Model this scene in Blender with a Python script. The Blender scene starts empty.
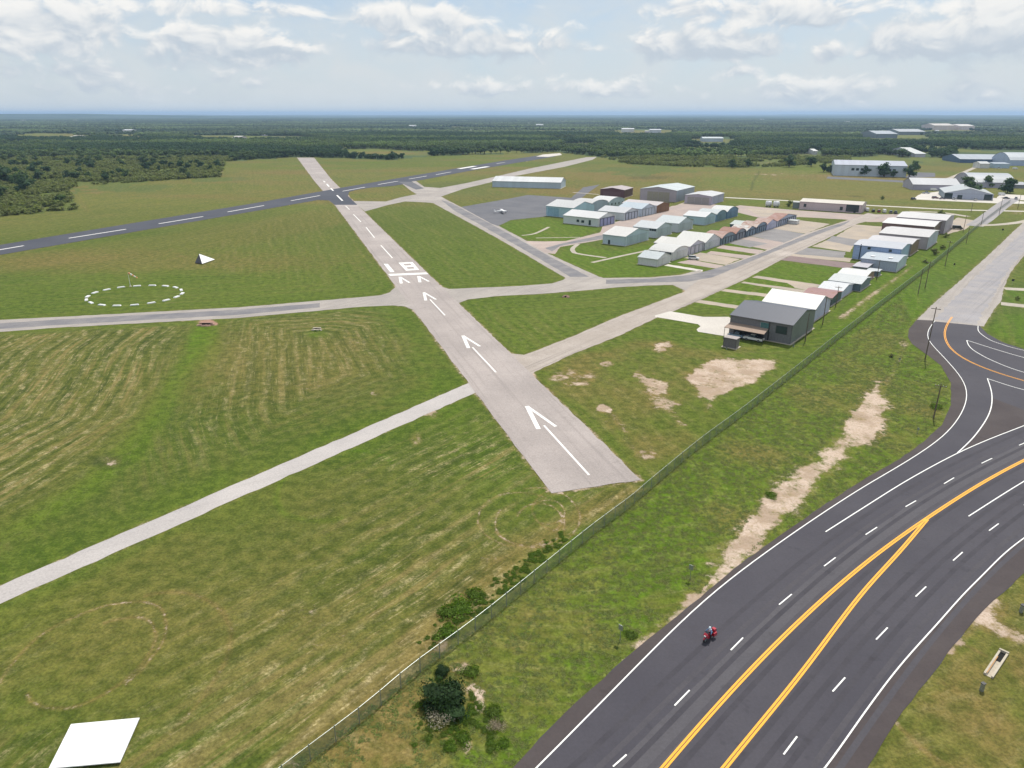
import bpy, bmesh, math, random
import numpy as np
from mathutils import Vector, Matrix, geometry
random.seed(7); rng = np.random.default_rng(7)
R = math.radians
# ------------------------------------------------------------------ camera, sky, sun, exposure
F = 711.0; CAMH = 60.0; PITCH = math.atan((384-113.6)/F)
sc = bpy.context.scene; col = sc.collection
cd = bpy.data.cameras.new('camera'); cam = bpy.data.objects.new('camera', cd); col.objects.link(cam)
cam.location = (0, 0, CAMH); cam.rotation_euler = (math.pi/2-PITCH, 0, 0)
cd.sensor_width = 36; cd.lens = 36*F/1024; cd.clip_start = 0.5; cd.clip_end = 120000
sc.camera = cam
SUN_EL, SUN_AZ = R(58), R(28)         # azimuth clockwise from +Y
sc.view_settings.view_transform = 'Standard'; sc.view_settings.look = 'None'
sc.view_settings.exposure = 0.16; sc.view_settings.gamma = 1.0
sc.cycles.volume_bounces = 0; sc.cycles.max_bounces = 3; sc.cycles.diffuse_bounces = 2; sc.cycles.glossy_bounces = 1; sc.cycles.transmission_bounces = 2; sc.cycles.transparent_max_bounces = 8
world = bpy.data.worlds.new("World"); sc.world = world; world.use_nodes = True
world.cycles.sampling_method = 'NONE'     # the sky is even: no map of it is needed
sl = bpy.data.lights.new('sun', 'SUN'); sl.energy = 3.9; sl.angle = R(0.5); sl.color = (1, .945, .85)
so = bpy.data.objects.new('sun', sl); col.objects.link(so)
sd = Vector((math.sin(SUN_AZ)*math.cos(SUN_EL), math.cos(SUN_AZ)*math.cos(SUN_EL), math.sin(SUN_EL)))
so.rotation_euler = sd.to_track_quat('Z', 'Y').to_euler()

class NT:
    def __init__(s, tree): s.t = tree; s.n = tree.nodes; s.l = tree.links
    def new(s, typ, **kw):
        n = s.n.new(typ)
        for k, v in kw.items(): setattr(n, k, v)
        return n
    def put(s, sock, v):
        if v is None: return
        if isinstance(v, bpy.types.NodeSocket): s.l.new(v, sock)
        elif isinstance(v, tuple) and sock.type == 'RGBA' and len(v) == 3: sock.default_value = (*v, 1)
        else: sock.default_value = v
    def m(s, op, a, b=None, c=None, clamp=False):
        n = s.new('ShaderNodeMath', operation=op, use_clamp=clamp)
        s.put(n.inputs[0], a); s.put(n.inputs[1], b); s.put(n.inputs[2], c)
        return n.outputs[0]
    def mix(s, f, a, b, typ='MIX'):
        n = s.new('ShaderNodeMix', data_type='RGBA', blend_type=typ)
        s.put(n.inputs['Factor'], f); s.put(n.inputs[6], a); s.put(n.inputs[7], b)
        return n.outputs[2]
    def noise(s, vec, scale, detail=4, rough=.55, dist=0):
        n = s.new('ShaderNodeTexNoise'); s.put(n.inputs['Vector'], vec)
        n.inputs['Scale'].default_value = scale; n.inputs['Detail'].default_value = detail
        n.inputs['Roughness'].default_value = rough; n.inputs['Distortion'].default_value = dist
        return n.outputs['Fac']
    def ramp(s, v, a, b, c=0., d=1., smooth=True):
        n = s.new('ShaderNodeMapRange', interpolation_type='SMOOTHSTEP' if smooth else 'LINEAR')
        s.put(n.inputs[0], v); n.inputs[1].default_value = a; n.inputs[2].default_value = b
        n.inputs[3].default_value = c; n.inputs[4].default_value = d
        return n.outputs[0]
    def xyz(s, x, y, z):
        n = s.new('ShaderNodeCombineXYZ'); s.put(n.inputs[0], x); s.put(n.inputs[1], y); s.put(n.inputs[2], z); return n.outputs[0]

def build_sky():
    N = NT(world.node_tree); N.n.clear()
    out = N.new('ShaderNodeOutputWorld'); bg = N.new('ShaderNodeBackground')
    sky = N.new('ShaderNodeTexSky', sky_type='NISHITA', sun_disc=False)
    sky.sun_elevation = SUN_EL; sky.sun_rotation = SUN_AZ; sky.altitude = 300
    sky.air_density = 1.0; sky.dust_density = .8; sky.ozone_density = 1.5
    K = .10
    tc = N.new('ShaderNodeTexCoord'); sp = N.new('ShaderNodeSeparateXYZ'); N.l.new(tc.outputs['Generated'], sp.inputs[0])
    az = N.m('MULTIPLY', N.m('ARCTAN2', sp.outputs[0], sp.outputs[1]), 57.2958)
    el = N.m('MULTIPLY', N.m('ARCSINE', sp.outputs[2]), 57.2958)
    def pxdir(px, py):
        x = (px-512)/F; y = -(py-384)/F; c, s_ = math.cos(PITCH), math.sin(PITCH)
        d = Vector((x, c+y*s_, -s_+y*c)).normalized()
        return math.degrees(math.atan2(d.x, d.y)), math.degrees(math.asin(d.z))
    # cumulus: az, el stretched so the clouds are wider than high; smaller near the horizon
    def fbm(du, dv, sc_, det=5, ro=.56):
        v = N.xyz(N.m('MULTIPLY', N.m('ADD', az, du), .62), N.m('ADD', el, dv), 3.7)
        return N.noise(v, sc_, det, ro, .5)
    blobs = [(48,30,62,20,1),(225,46,80,18,.9),(420,20,50,12,1),(470,44,95,12,.8),
             (705,44,62,13,1),(775,14,75,14,.8),(935,38,52,15,1.15),(1010,24,60,26,1),(828,51,12,8,1),(600,88,70,10,.6),
             (820,92,60,12,.8),(740,72,26,8,.6),(110,88,60,7,.5),(480,88,60,9,.6),(960,92,60,9,.5),(250,80,50,8,.45),(690,8,40,10,.6),
             (-150,40,90,22,.9),(1200,40,100,24,.9),(40,70,70,9,.5),(210,8,100,9,.55)]
    tot = None
    for (px, py, sx, sy, a) in blobs:
        A, E = pxdir(px, py); sa = sx/F*57.3*1.1; se = sy/F*57.3*1.15
        q = N.m('ADD', N.m('POWER', N.m('ABSOLUTE', N.m('DIVIDE', N.m('SUBTRACT', az, A), sa)), 2), N.m('POWER', N.m('ABSOLUTE', N.m('DIVIDE', N.m('SUBTRACT', el, E), se)), 2))
        g = N.m('MULTIPLY', N.m('EXPONENT', N.m('MULTIPLY', q, -1)), a)
        hgt_ = N.m('MULTIPLY', g, N.m('DIVIDE', N.m('SUBTRACT', el, E), se))
        tot, gs, hs = (g, g, hgt_) if tot is None else (N.m('MAXIMUM', tot, g), N.m('ADD', gs, g), N.m('ADD', hs, hgt_))
    f1 = fbm(0, 0, .55, 6, .62); f2 = fbm(.2, .45, .55, 3)
    vb = N.new('ShaderNodeTexVoronoi', feature='F1', voronoi_dimensions='2D'); vb.inputs['Scale'].default_value = .95
    jt = N.m('MULTIPLY', f1, 1.6)
    N.l.new(N.xyz(N.m('ADD', N.m('MULTIPLY', az, .72), jt), N.m('ADD', el, jt), 1.), vb.inputs['Vector'])
    puff = N.m('SUBTRACT', .52, vb.outputs['Distance'])
    f1 = N.m('ADD', f1, N.m('MULTIPLY', puff, .20))
    # the wider sky away from the photographed part keeps scattered cumulus too
    wide = N.ramp(N.m('ABSOLUTE', az), 42, 55, 0, .45); high = N.ramp(el, 9, 14, 0, .4)
    tot = N.m('ADD', tot, N.m('MAXIMUM', wide, high))
    dens = N.m('ADD', N.m('MULTIPLY', tot, .85), N.m('MULTIPLY', N.m('SUBTRACT', f1, .5), 1.3))
    mask = N.ramp(dens, .20, .56)
    thick = N.ramp(dens, .5, 1.)
    light = N.ramp(N.m('ADD', N.m('MULTIPLY', N.m('SUBTRACT', f1, f2), 2.6), N.m('DIVIDE', hs, N.m('ADD', gs, .15))), -.55, .75)
    ccol = N.mix(light, (.44, .495, .555), (.78, .765, .735))
    ccol = N.mix(N.m('MULTIPLY', thick, .25), ccol, (.50, .55, .60))
    # thin veil, thicker near the horizon
    veil = N.m('ADD', N.ramp(el, 0, 8, .95, .45, False), N.m('MULTIPLY', N.m('SUBTRACT', fbm(9, 3, .3, 3), .5), 1.4), clamp=True)
    vcol = (.55, .59, .61)
    skyc = N.mix(1, sky.outputs[0], (K, K, K), 'MULTIPLY')
    blue = N.mix(.55, skyc, (.30, .42, .58))
    c = N.mix(veil, blue, vcol)
    c = N.mix(N.m('MULTIPLY', mask, N.ramp(el, 0, 4, .65, .92, False)), c, ccol)
    cc = N.new('ShaderNodeMix', data_type='RGBA'); cc.inputs['Factor'].default_value = 1
    N.l.new(c, bg.inputs['Color']); bg.inputs['Strength'].default_value = SKY_GAIN
    N.l.new(bg.outputs[0], out.inputs[0])
SKY_GAIN = 1.12
build_sky()

# ------------------------------------------------------------------ photo pixel -> point of the world
CP, SP = math.cos(PITCH), math.sin(PITCH)
def P(px, py, z=0.):
    x = (px-512)/F; y = -(py-384)/F
    d = Vector((x, CP+y*SP, -SP+y*CP)); t = (z-CAMH)/d.z
    return Vector((d.x*t, d.y*t, z))
def proj(v):
    X, Y, Z = v[0], v[1], v[2]-CAMH
    dep = Y*CP-Z*SP; up = Y*SP+Z*CP
    return 512+F*X/dep, 384-F*up/dep
def proj_np(X, Y, Z=0.):
    Z = Z-CAMH; dep = Y*CP-Z*SP; up = Y*SP+Z*CP
    dep = np.where(dep < 1, 1, dep)
    return 512+F*X/dep, 384-F*up/dep
def P2(px, py): v = P(px, py); return (v.x, v.y)
def height_at(px, py, hpx):
    b = P(px, py); lo, hi = 0., 40.
    for _ in range(30):
        m_ = (lo+hi)/2
        if py-proj((b.x, b.y, m_))[1] < hpx: lo = m_
        else: hi = m_
    return lo

# ------------------------------------------------------------------ object helpers
def tag(o, label=None, cat=None, group=None, kind=None):
    if label: o['label'] = label
    if cat: o['category'] = cat
    if group: o['group'] = group
    if kind: o['kind'] = kind
    return o
def obj(name, me, parent=None, mat=None):
    o = bpy.data.objects.new(name, me); col.objects.link(o)
    if mat is not None and me is not None:
        for m_ in (mat if isinstance(mat, (list, tuple)) else [mat]): me.materials.append(m_)
    if parent is not None: o.parent = parent
    return o
def empty(name, loc, rz=0., label=None, cat=None, group=None):
    o = bpy.data.objects.new(name, None); col.objects.link(o)
    o.location = loc; o.rotation_euler = (0, 0, rz); o.empty_display_size = .5
    return tag(o, label, cat, group)
class MB:
    """collects faces of one mesh"""
    def __init__(s): s.v = []; s.f = []; s.mi = []
    def poly(s, pts, mi=0):
        b = len(s.v); s.v += [tuple(p) for p in pts]; s.f.append(tuple(range(b, b+len(pts)))); s.mi.append(mi)
    def box(s, c, d, rz=0., mi=0, top=1.0, tilt=None):
        cx, cy, cz = c; dx, dy, dz = d[0]/2, d[1]/2, d[2]/2
        ps = [(-dx,-dy,-dz),(dx,-dy,-dz),(dx,dy,-dz),(-dx,dy,-dz),(-dx*top,-dy*top,dz),(dx*top,-dy*top,dz),(dx*top,dy*top,dz),(-dx*top,dy*top,dz)]
        M = Matrix.Rotation(rz, 3, 'Z')
        if tilt is not None: M = M @ tilt
        ps = [tuple(M @ Vector(p)+Vector((cx, cy, cz))) for p in ps]
        b = len(s.v); s.v += ps
        for f in ((0,3,2,1),(4,5,6,7),(0,1,5,4),(1,2,6,5),(2,3,7,6),(3,0,4,7)): s.f.append(tuple(b+i for i in f)); s.mi.append(mi)
    def tube(s, a, b, r0, r1=None, n=8, mi=0, cap=True):
        a = Vector(a); b = Vector(b); r1 = r0 if r1 is None else r1
        d = (b-a).normalized(); q = d.to_track_quat('Z', 'Y').to_matrix(); k = len(s.v)
        for (c, r) in ((a, r0), (b, r1)):
            for i in range(n):
                t = 2*math.pi*i/n; s.v.append(tuple(c+q @ Vector((r*math.cos(t), r*math.sin(t), 0))))
        for i in range(n):
            j = (i+1) % n; s.f.append((k+i, k+j, k+n+j, k+n+i)); s.mi.append(mi)
        if cap:
            s.f.append(tuple(k+i for i in reversed(range(n)))); s.mi.append(mi)
            s.f.append(tuple(k+n+i for i in range(n))); s.mi.append(mi)
    def prism(s, prof, y0, y1, mi=0):
        """profile in x,z extruded along y"""
        n = len(prof); b = len(s.v)
        s.v += [(x, y0, z) for x, z in prof]+[(x, y1, z) for x, z in prof]
        s.f.append(tuple(b+i for i in range(n))); s.mi.append(mi)
        s.f.append(tuple(b+n+i for i in reversed(range(n)))); s.mi.append(mi)
        for i in range(n):
            j = (i+1) % n; s.f.append((b+j, b+i, b+n+i, b+n+j)); s.mi.append(mi)
    def mesh(s, name, mats, smooth=False):
        me = bpy.data.meshes.new(name); me.from_pydata(s.v, [], s.f)
        for m_ in (mats if isinstance(mats, (list, tuple)) else [mats]): me.materials.append(m_)
        me.polygons.foreach_set('material_index', s.mi)
        if smooth: me.polygons.foreach_set('use_smooth', [True]*len(s.f))
        me.update(); return me
    def build(s, name, mats, parent=None, smooth=False):
        o = bpy.data.objects.new(name, s.mesh(name, mats, smooth)); col.objects.link(o)
        if parent is not None: o.parent = parent
        return o

# ------------------------------------------------------------------ materials
def newmat(name):
    m_ = bpy.data.materials.new(name); m_.use_nodes = True
    N = NT(m_.node_tree); b = N.n['Principled BSDF']; return m_, N, b
def bump(N, b, h, dist, strength=.6):
    bn = N.new('ShaderNodeBump'); bn.inputs['Strength'].default_value = strength; bn.inputs['Distance'].default_value = dist
    N.put(bn.inputs['Height'], h); N.l.new(bn.outputs[0], b.inputs['Normal'])
def simple(name, c, rough=.6, metal=0., var=.15, sc_=2., spec=.5):
    m_, N, b = newmat(name); tc = N.new('ShaderNodeTexCoord').outputs['Object']
    n = N.noise(tc, sc_, 5); f = N.ramp(n, .25, .75, 1-var, 1+var*.6)
    b.inputs['Roughness'].default_value = rough; b.inputs['Metallic'].default_value = metal
    b.inputs['Specular IOR Level'].default_value = spec
    mx = N.mix(1, c, (1, 1, 1), 'MULTIPLY')
    cb = N.new('ShaderNodeCombineColor'); 
    for i in range(3): N.l.new(f, cb.inputs[i])
    N.l.new(N.mix(1, c, cb.outputs[0], 'MULTIPLY'), b.inputs['Base Color'])
    return m_
def metal_sheet(name, c, rust=0., axis=0, rough=.45, dirt=.25, rustc=(.22, .085, .045)):
    """ribbed painted sheet metal: ribs across the given object axis, stains, optional rust"""
    m_, N, b = newmat(name); tc = N.new('ShaderNodeTexCoord').outputs['Object']
    sp = N.new('ShaderNodeSeparateXYZ'); N.l.new(tc, sp.inputs[0])
    rib = N.m('ABSOLUTE', N.m('SINE', N.m('MULTIPLY', sp.outputs[axis], math.pi/.9)))
    rib = N.ramp(rib, 0., .25)
    panel = N.new('ShaderNodeTexWhiteNoise', noise_dimensions='1D'); N.l.new(N.m('FLOOR', N.m('MULTIPLY', sp.outputs[axis], .28)), panel.inputs['W'])
    n1 = N.noise(tc, .35, 5, .6); n2 = N.noise(tc, 2.2, 6, .7)
    dark = N.m('MULTIPLY', N.ramp(n2, .35, .75, 1-dirt, 1.04), N.ramp(panel.outputs['Value'], 0, 1, .93, 1.03))
    dark = N.m('MULTIPLY', dark, N.ramp(rib, 0, 1, .86, 1))
    cb = N.new('ShaderNodeCombineColor')
    for i in range(3): N.l.new(dark, cb.inputs[i])
    cc = N.mix(1, c, cb.outputs[0], 'MULTIPLY')
    if rust > 0:
        rm = N.ramp(N.m('ADD', n1, N.m('MULTIPLY', N.m('SUBTRACT', n2, .5), .5)), .62-rust*.4, .72-rust*.3)
        cc = N.mix(rm, cc, rustc)
    N.l.new(cc, b.inputs['Base Color']); b.inputs['Roughness'].default_value = rough
    b.inputs['Specular IOR Level'].default_value = .35
    bump(N, b, rib, .04, .5)
    return m_
def paving(name, c, c2, scale=.12, streak=None, patch=.35, rough=.9, crack=False, streak_c=None, edge=None):
    m_, N, b = newmat(name); tc = N.new('ShaderNodeTexCoord').outputs['Object']
    big = N.noise(tc, scale, 5, .6); fine = N.noise(tc, 3., 4, .7); mid = N.noise(tc, .6, 5, .65)
    cc = N.mix(N.ramp(big, .3, .7), c, c2)
    if streak is not None:   # worn wheel tracks and seams run along the given heading
        mp = N.new('ShaderNodeMapping', vector_type='TEXTURE'); N.l.new(tc, mp.inputs[0]); mp.inputs['Rotation'].default_value = (0, 0, -streak)
        mp.inputs['Scale'].default_value = (1.3, 90, 1)
        s_ = N.noise(mp.outputs[0], 1., 5, .7)
        cc = N.mix(N.ramp(s_, .48, .72, 0, patch*1.4), cc, streak_c if streak_c else tuple(x*.62 for x in c))
    cc = N.mix(N.ramp(mid, .5, .8, 0, patch), cc, tuple(x*.7 for x in c2))
    if crack:
        vo = N.new('ShaderNodeTexVoronoi', feature='DISTANCE_TO_EDGE'); vo.inputs['Scale'].default_value = .13
        N.l.new(tc, vo.inputs['Vector'])
        cc = N.mix(N.ramp(vo.outputs['Distance'], .004, .014, .28, 0), cc, (.07, .065, .06))
    st = N.noise(tc, .022, 4, .6)
    cc = N.mix(N.ramp(st, .56, .72, 0, .35), cc, tuple(min(1, x*1.45) for x in c))
    cc = N.mix(N.ramp(N.noise(tc, .23, 3, .8), .60, .70, 0, .30), cc, tuple(x*.55 for x in c))
    cc = N.mix(N.ramp(fine, .3, .7, .22, 0), cc, (.03, .03, .03))
    N.l.new(cc, b.inputs['Base Color']); b.inputs['Roughness'].default_value = rough; b.inputs['Specular IOR Level'].default_value = .25
    bump(N, b, fine, .01, .4); return m_
def paint(name, c, wear=.3):
    m_, N, b = newmat(name); tc = N.new('ShaderNodeTexCoord').outputs['Object']
    n = N.noise(tc, 1.7, 6, .75)
    N.l.new(N.mix(N.ramp(n, .5, .75, 0, wear), c, tuple(x*.5 for x in c)), b.inputs['Base Color'])
    b.inputs['Roughness'].default_value = .7; return m_

M = {}
M['runway'] = paving('runway_concrete', (.42, .37, .35), (.34, .30, .285), .05, R(-17.8), .42)
M['taxi'] = paving('taxiway_concrete', (.40, .36, .33), (.33, .30, .28), .08, R(38), .5)
M['lane'] = paving('lane_concrete', (.44, .385, .345), (.37, .32, .28), .1, R(38), .7)
M['taxidark'] = paving('worn_bluish_asphalt', (.17, .168, .185), (.26, .245, .245), .12, R(70), .3)
M['oldroad'] = paving('old_chipseal', (.30, .29, .31), (.36, .335, .33), .15, R(42), .3)
M['shoulder'] = paving('pale_gravel_shoulder', (.47, .42, .36), (.38, .34, .28), .3)
M['apron'] = paving('blue_grey_asphalt', (.12, .122, .14), (.155, .155, .17), .05, R(-40), .25)
M['bluerunway'] = paving('dark_blue_asphalt', (.060, .064, .084), (.078, .082, .102), .03, R(70), .3, crack=False)
M['highway'] = paving('fresh_asphalt', (.056, .053, .067), (.070, .066, .080), .06, None, .5, crack=False, rough=.85)
M['hwshoulder'] = paving('brown_asphalt_shoulder', (.062, .050, .052), (.080, .066, .066), .12, None, .5, crack=False)
M['hwlane'] = paving('lighter_asphalt_lane', (.084, .080, .092), (.096, .091, .102), .1, None, .5, crack=False)
M['path'] = paving('pale_concrete_road', (.48, .445, .43), (.42, .39, .38), .1, R(60), .25)
M['white_conc'] = paving('new_white_concrete', (.62, .58, .53), (.56, .52, .48), .1, None, .15)
M['pad'] = paving('tan_pad', (.46, .38, .30), (.37, .32, .27), .1, R(-52), .35)
M['pinkpad'] = paving('pink_pad', (.44, .35, .31), (.36, .30, .28), .1, R(-52), .3)
M['greypad'] = paving('grey_pad', (.22, .21, .215), (.28, .265, .26), .1, R(-52), .3)
M['purplepad'] = paving('purple_gravel', (.21, .15, .15), (.25, .185, .175), .2, None, .3)
M['white'] = paint('white_road_paint', (.80, .80, .78), .25)
M['whiteworn'] = paint('worn_white_paint', (.74, .73, .71), .55)
M['yellow'] = paint('yellow_road_paint', (.86, .37, .02), .2)
M['whitepanel'] = simple('white_painted_panel', (.74, .74, .76), .6, var=.14, sc_=.8)
M['black'] = simple('black_rubber', (.02, .02, .02), .8)
M['blackpaint'] = simple('black_paint', (.025, .025, .03), .5)
M['wood'] = simple('weathered_pole_wood', (.13, .10, .075), .9, sc_=5)
M['steel'] = simple('galvanised_steel', (.33, .36, .36), .45, .6)
M['glass'] = simple('dark_window_glass', (.03, .05, .06), .12)
M['tealglass'] = simple('teal_window_glass', (.06, .16, .16), .15)
M['concrete'] = simple('drain_concrete', (.45, .40, .32), .9)
M['rock'] = simple('pink_rubble', (.40, .25, .20), .9)
M['hole'] = simple('drain_interior', (.012, .012, .012), 1)

# ------------------------------------------------------------------ flat sheets (roads, pavements)
def densify(pts, step, jit):
    out = []
    n = len(pts)
    for i in range(n):
        a = Vector(pts[i]); b = Vector(pts[(i+1) % n]); L = (b-a).length; st = max(step, min(a.length, 2000)/110)
        k = max(1, int(L/st)); nrm = Vector((-(b-a).y, (b-a).x)).normalized() if L > 0 else Vector((0, 0))
        for j in range(k):
            p = a.lerp(b, j/k)
            if j > 0 and jit: p = p+nrm*random.uniform(-jit, jit)
            out.append((p.x, p.y))
    return out
def sheet_w(name, pts, z, mat, parent=None, step=2., jit=.18):
    pts = densify(pts, step, jit)
    tri = geometry.tessellate_polygon([[Vector((x, y, 0)) for x, y in pts]])
    me = bpy.data.meshes.new(name); me.from_pydata([(x, y, z) for x, y in pts], [], [tuple(t) for t in tri]); me.update()
    bm = bmesh.new(); bm.from_mesh(me)
    for f in bm.faces:
        if f.normal.z < 0: f.normal_flip()
    bm.to_mesh(me); bm.free()
    o = obj(name, me, parent, mat)
    if parent is None: o['kind'] = 'structure'
    return o
def sheet(name, px, z, mat, parent=None, step=2., jit=.18): return sheet_w(name, [P2(*p) for p in px], z, mat, parent, step, jit)
def smooth_line(pts, sub=6):
    pts = [Vector(p) for p in pts]; out = []
    for i in range(len(pts)-1):
        p0 = pts[max(i-1, 0)]; p1 = pts[i]; p2 = pts[i+1]; p3 = pts[min(i+2, len(pts)-1)]
        for j in range(sub):
            t = j/sub
            out.append(.5*((2*p1)+(-p0+p2)*t+(2*p0-5*p1+4*p2-p3)*t*t+(-p0+3*p1-3*p2+p3)*t**3))
    out.append(pts[-1]); return out
def relax(pts, it=14, n=70):
    seg = [0]
    for i in range(1, len(pts)): seg.append(seg[-1]+(pts[i]-pts[i-1]).length)
    out = []; k = 0
    for j in range(n):
        s_ = seg[-1]*j/(n-1)
        while k < len(pts)-2 and seg[k+1] < s_: k += 1
        out.append(pts[k].lerp(pts[k+1], (s_-seg[k])/(seg[k+1]-seg[k]+1e-9)))
    for _ in range(it): out = [out[0]]+[(out[i-1]+out[i]*2+out[i+1])/4 for i in range(1, n-1)]+[out[-1]]
    return out
def strip(name, px, width, z, mat, parent=None, off=0., smooth=True, world_pts=False):
    pts = [Vector(p) if world_pts else Vector(P2(*p)) for p in px]
    if smooth and len(pts) > 2: pts = smooth_line(pts)
    if smooth and len(px) > 6: pts = relax(pts, 60 if mat == M['yellow'] else 6)
    b = MB(); L = []; Rr = []
    for i, p in enumerate(pts):
        t = (pts[min(i+1, len(pts)-1)]-pts[max(i-1, 0)]).normalized(); n = Vector((-t.y, t.x))
        L.append(p+n*(off+width/2)); Rr.append(p+n*(off-width/2))
    for i in range(len(pts)-1):
        b.poly([(Rr[i].x, Rr[i].y, z), (Rr[i+1].x, Rr[i+1].y, z), (L[i+1].x, L[i+1].y, z), (L[i].x, L[i].y, z)])
    o = b.build(name, mat, parent)
    if parent is None: o['kind'] = 'structure'
    return o

RUNWAY = [(551.5,493.5),(641,480),(357.3,205),(332,180),(314,157.6),(297,157.6),(313.6,180),(334.7,205)]
BLUE = [(-700,344),(-300,294),(0,245),(256,203),(340,188),(448,169.8),(506,160.3),(545,154.6),(556,156.4),(510,164),(465,171.7),(423,179.8),(412,181.5),(402,184.5),(393,186),(372,187.5),(356,190),(349,192),(348,196),(357.3,205),(334.7,205),(329,200.5),(318,200),(256,211),(0,255),(-300,310),(-700,368)]
T1 = [(-600,352),(-300,336),(0,320),(60,317),(239,307.4),(360,297.3),(380,295.4),(390,292.3),(396,286),(432,278),(440,286.5),(449,289),(520,286),(552,283.5),(563,280),(567,277),(600,277),(603,278),(649,277.5),(680,275),(700,270),(712,280),(690,296),(684,290),(673,285),(649,285.5),(616,287.5),(579,291),(540,294),(495,296.3),(468,299.5),(459,303),(456,310),(430,325),(415,311),(405,306.5),(392,305.5),(360,307),(239,318),(60,327.6),(0,332),(-300,352),(-600,372)]
T2 = [(400,182),(412,191.5),(433,203),(478,227.5),(500,239.7),(567,278.7),(580,288),(600,285),(603,278.5),(575,266),(545,252),(525,240),(493,223),(457,205),(438,195),(425,187.5),(416,181)]
T3 = [(510,353.5),(524,355),(564,340),(620,316),(684,292),(697,281),(704,272.6),(735,262),(767,250),(807,233),(829,226),(853,218.5),(868,213),(885,216),(856,224.3),(822,241),(782,259.5),(742,281),(697,301.5),(654,319),(620,335.5),(571,355),(535,371.8),(529,379)]
C1 = [(352,201),(386,201.5),(400,197.5),(418,194),(428,193),(437,203.5),(427,202.5),(405,201.5),(388,205),(365,211.5)]
C2 = [(420,186.5),(440,188),(467,183),(495,176.7),(530,168.5),(586,157.3),(597,156.8),(593,159.6),(565,166.7),(510,177),(490,182.5),(463,189),(440,197),(426,190)]
APRON = [(461,207),(510,198.5),(528,195),(574,198),(620,203),(600,214),(546,216.5),(511,220),(498,226),(492,224)]
T4 = [(525,241),(545,241.5),(566,241),(600,232.5),(603,226),(625,219),(656,212),(672,206),(700,202.5),(728,206.5),(700,213),(660,224),(640,232),(606,239),(575,244.5),(560,247),(555,254),(545,253)]
PATH = [(0,586),(469,383),(476,392.5),(0,604),(-300,737),(-300,713)]
HW = [(470,812),(514,767),(564.5,713.5),(637,648.5),(700,598),(733,569.4),(778,537),(820,508),(866,478),(900,459),(923.4,442),(942,425),(951,405),(951,383),(941,365.5),(928,355.5),(912,344),(908,337),(909,329),(917,319.8),(980,326),(987.4,334),(1002,342),(1024,349.4),(1100,364),(1250,378),(1500,370),(1500,470),(1300,480),(1150,508),(1080,538),(1024,573),(983,611),(953,646),(903,711),(868,767),(842,812)]
OLDR = [(917,319.8),(934,303),(958,282.5),(986,257.5),(1015.6,229.4),(1040,207),(1075,207),(1050,232),(1024,256),(1011,271.6),(1004,287),(1001,301),(993,311),(984,326.5)]

# ------------------------------------------------------------------ ground: one sheet with painted cover
def npoly(px): return np.array([P2(*p) for p in px])
def seg_dist(X, Y, pts, closed=False):
    d = np.full(X.shape, 1e9); n = len(pts)
    for i in range(n if closed else n-1):
        ax, ay = pts[i]; bx, by = pts[(i+1) % n]; dx, dy = bx-ax, by-ay; L = dx*dx+dy*dy+1e-9
        t = np.clip(((X-ax)*dx+(Y-ay)*dy)/L, 0, 1)
        d = np.minimum(d, np.hypot(X-ax-t*dx, Y-ay-t*dy))
    return d
def inside(X, Y, pts):
    c = np.zeros(X.shape, bool); n = len(pts)
    for i in range(n):
        x1, y1 = pts[i]; x2, y2 = pts[(i+1) % n]
        with np.errstate(divide='ignore', invalid='ignore'):
            c ^= ((y1 > Y) != (y2 > Y)) & (X < (x2-x1)*(Y-y1)/(y2-y1+1e-12)+x1)
    return c
_tab = rng.random((256, 256))
def vnoise(x, y):
    xi = np.floor(x).astype(int); yi = np.floor(y).astype(int); fx = x-xi; fy = y-yi
    fx = fx*fx*(3-2*fx); fy = fy*fy*(3-2*fy)
    a = _tab[xi & 255, yi & 255]; b = _tab[(xi+1) & 255, yi & 255]; c = _tab[xi & 255, (yi+1) & 255]; d = _tab[(xi+1) & 255, (yi+1) & 255]
    return (a*(1-fx)+b*fx)*(1-fy)+(c*(1-fx)+d*fx)*fy
def fbm(x, y, o=4):
    s = 0; a = .5; t = 0
    for i in range(o): s = s+a*vnoise(x*2**i+17.3*i, y*2**i+5.1*i); t += a; a *= .5
    return s/t
FENCE = [(225,828),(270,793),(311,761),(366,718.5),(416,676),(485,624),(587.5,539.5),(630,507),(650,489.5),(700,447.5),(740,417.5),(775,390),(815,358),(850,330),(900,291),(933,265),(963,240),(978,227),(997,212),(1010,202.5)]
FOREST_EDGE = [(-2500,330),(-900,260),(-400,240),(0,217),(78,209.5),(68,189),(80,186),(170,180),(220,177),(226,161.5),(297,157),(340,158),(390,160),(433,156),(558,152),(600,157),(627,164),(680,166.5),(760,168),(833,163),(915,165),(960,158),(1100,157),(1500,160),(3000,170)]
CLEAR = [[(336,149.5),(380,149),(430,152),(434,155.4),(380,155.6),(342,153.5)],
         [(6,134),(45,133),(92,134),(92,138.5),(60,138.2),(12,138)],[(105,134.4),(145,134.5),(143,138.2),(110,138)],[(173,135),(300,136.4),(332,139.4),(210,139)],
         [(560,147.5),(640,147),(640,148.5),(560,149)],[(675,146),(760,146.4),(760,148),(690,148)],[(700,154),(760,154),(760,156),(700,156)],[(790,155),(812,154),(812,157),(790,157)],
         [(100,130),(170,130),(170,131.5),(100,131.3)],[(925,127.5),(980,128),(985,130.5),(925,131)],[(440,126.5),(520,127),(520,128),(440,128)],[(0,143),(30,143.5),(30,145),(0,145)],[(860,134.5),(930,135),(930,139.5),(860,139)],
         [(690,139),(735,139),(735,142.5),(690,142.5)],[(610,130.2),(680,130.2),(680,133),(610,133)]]

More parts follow.
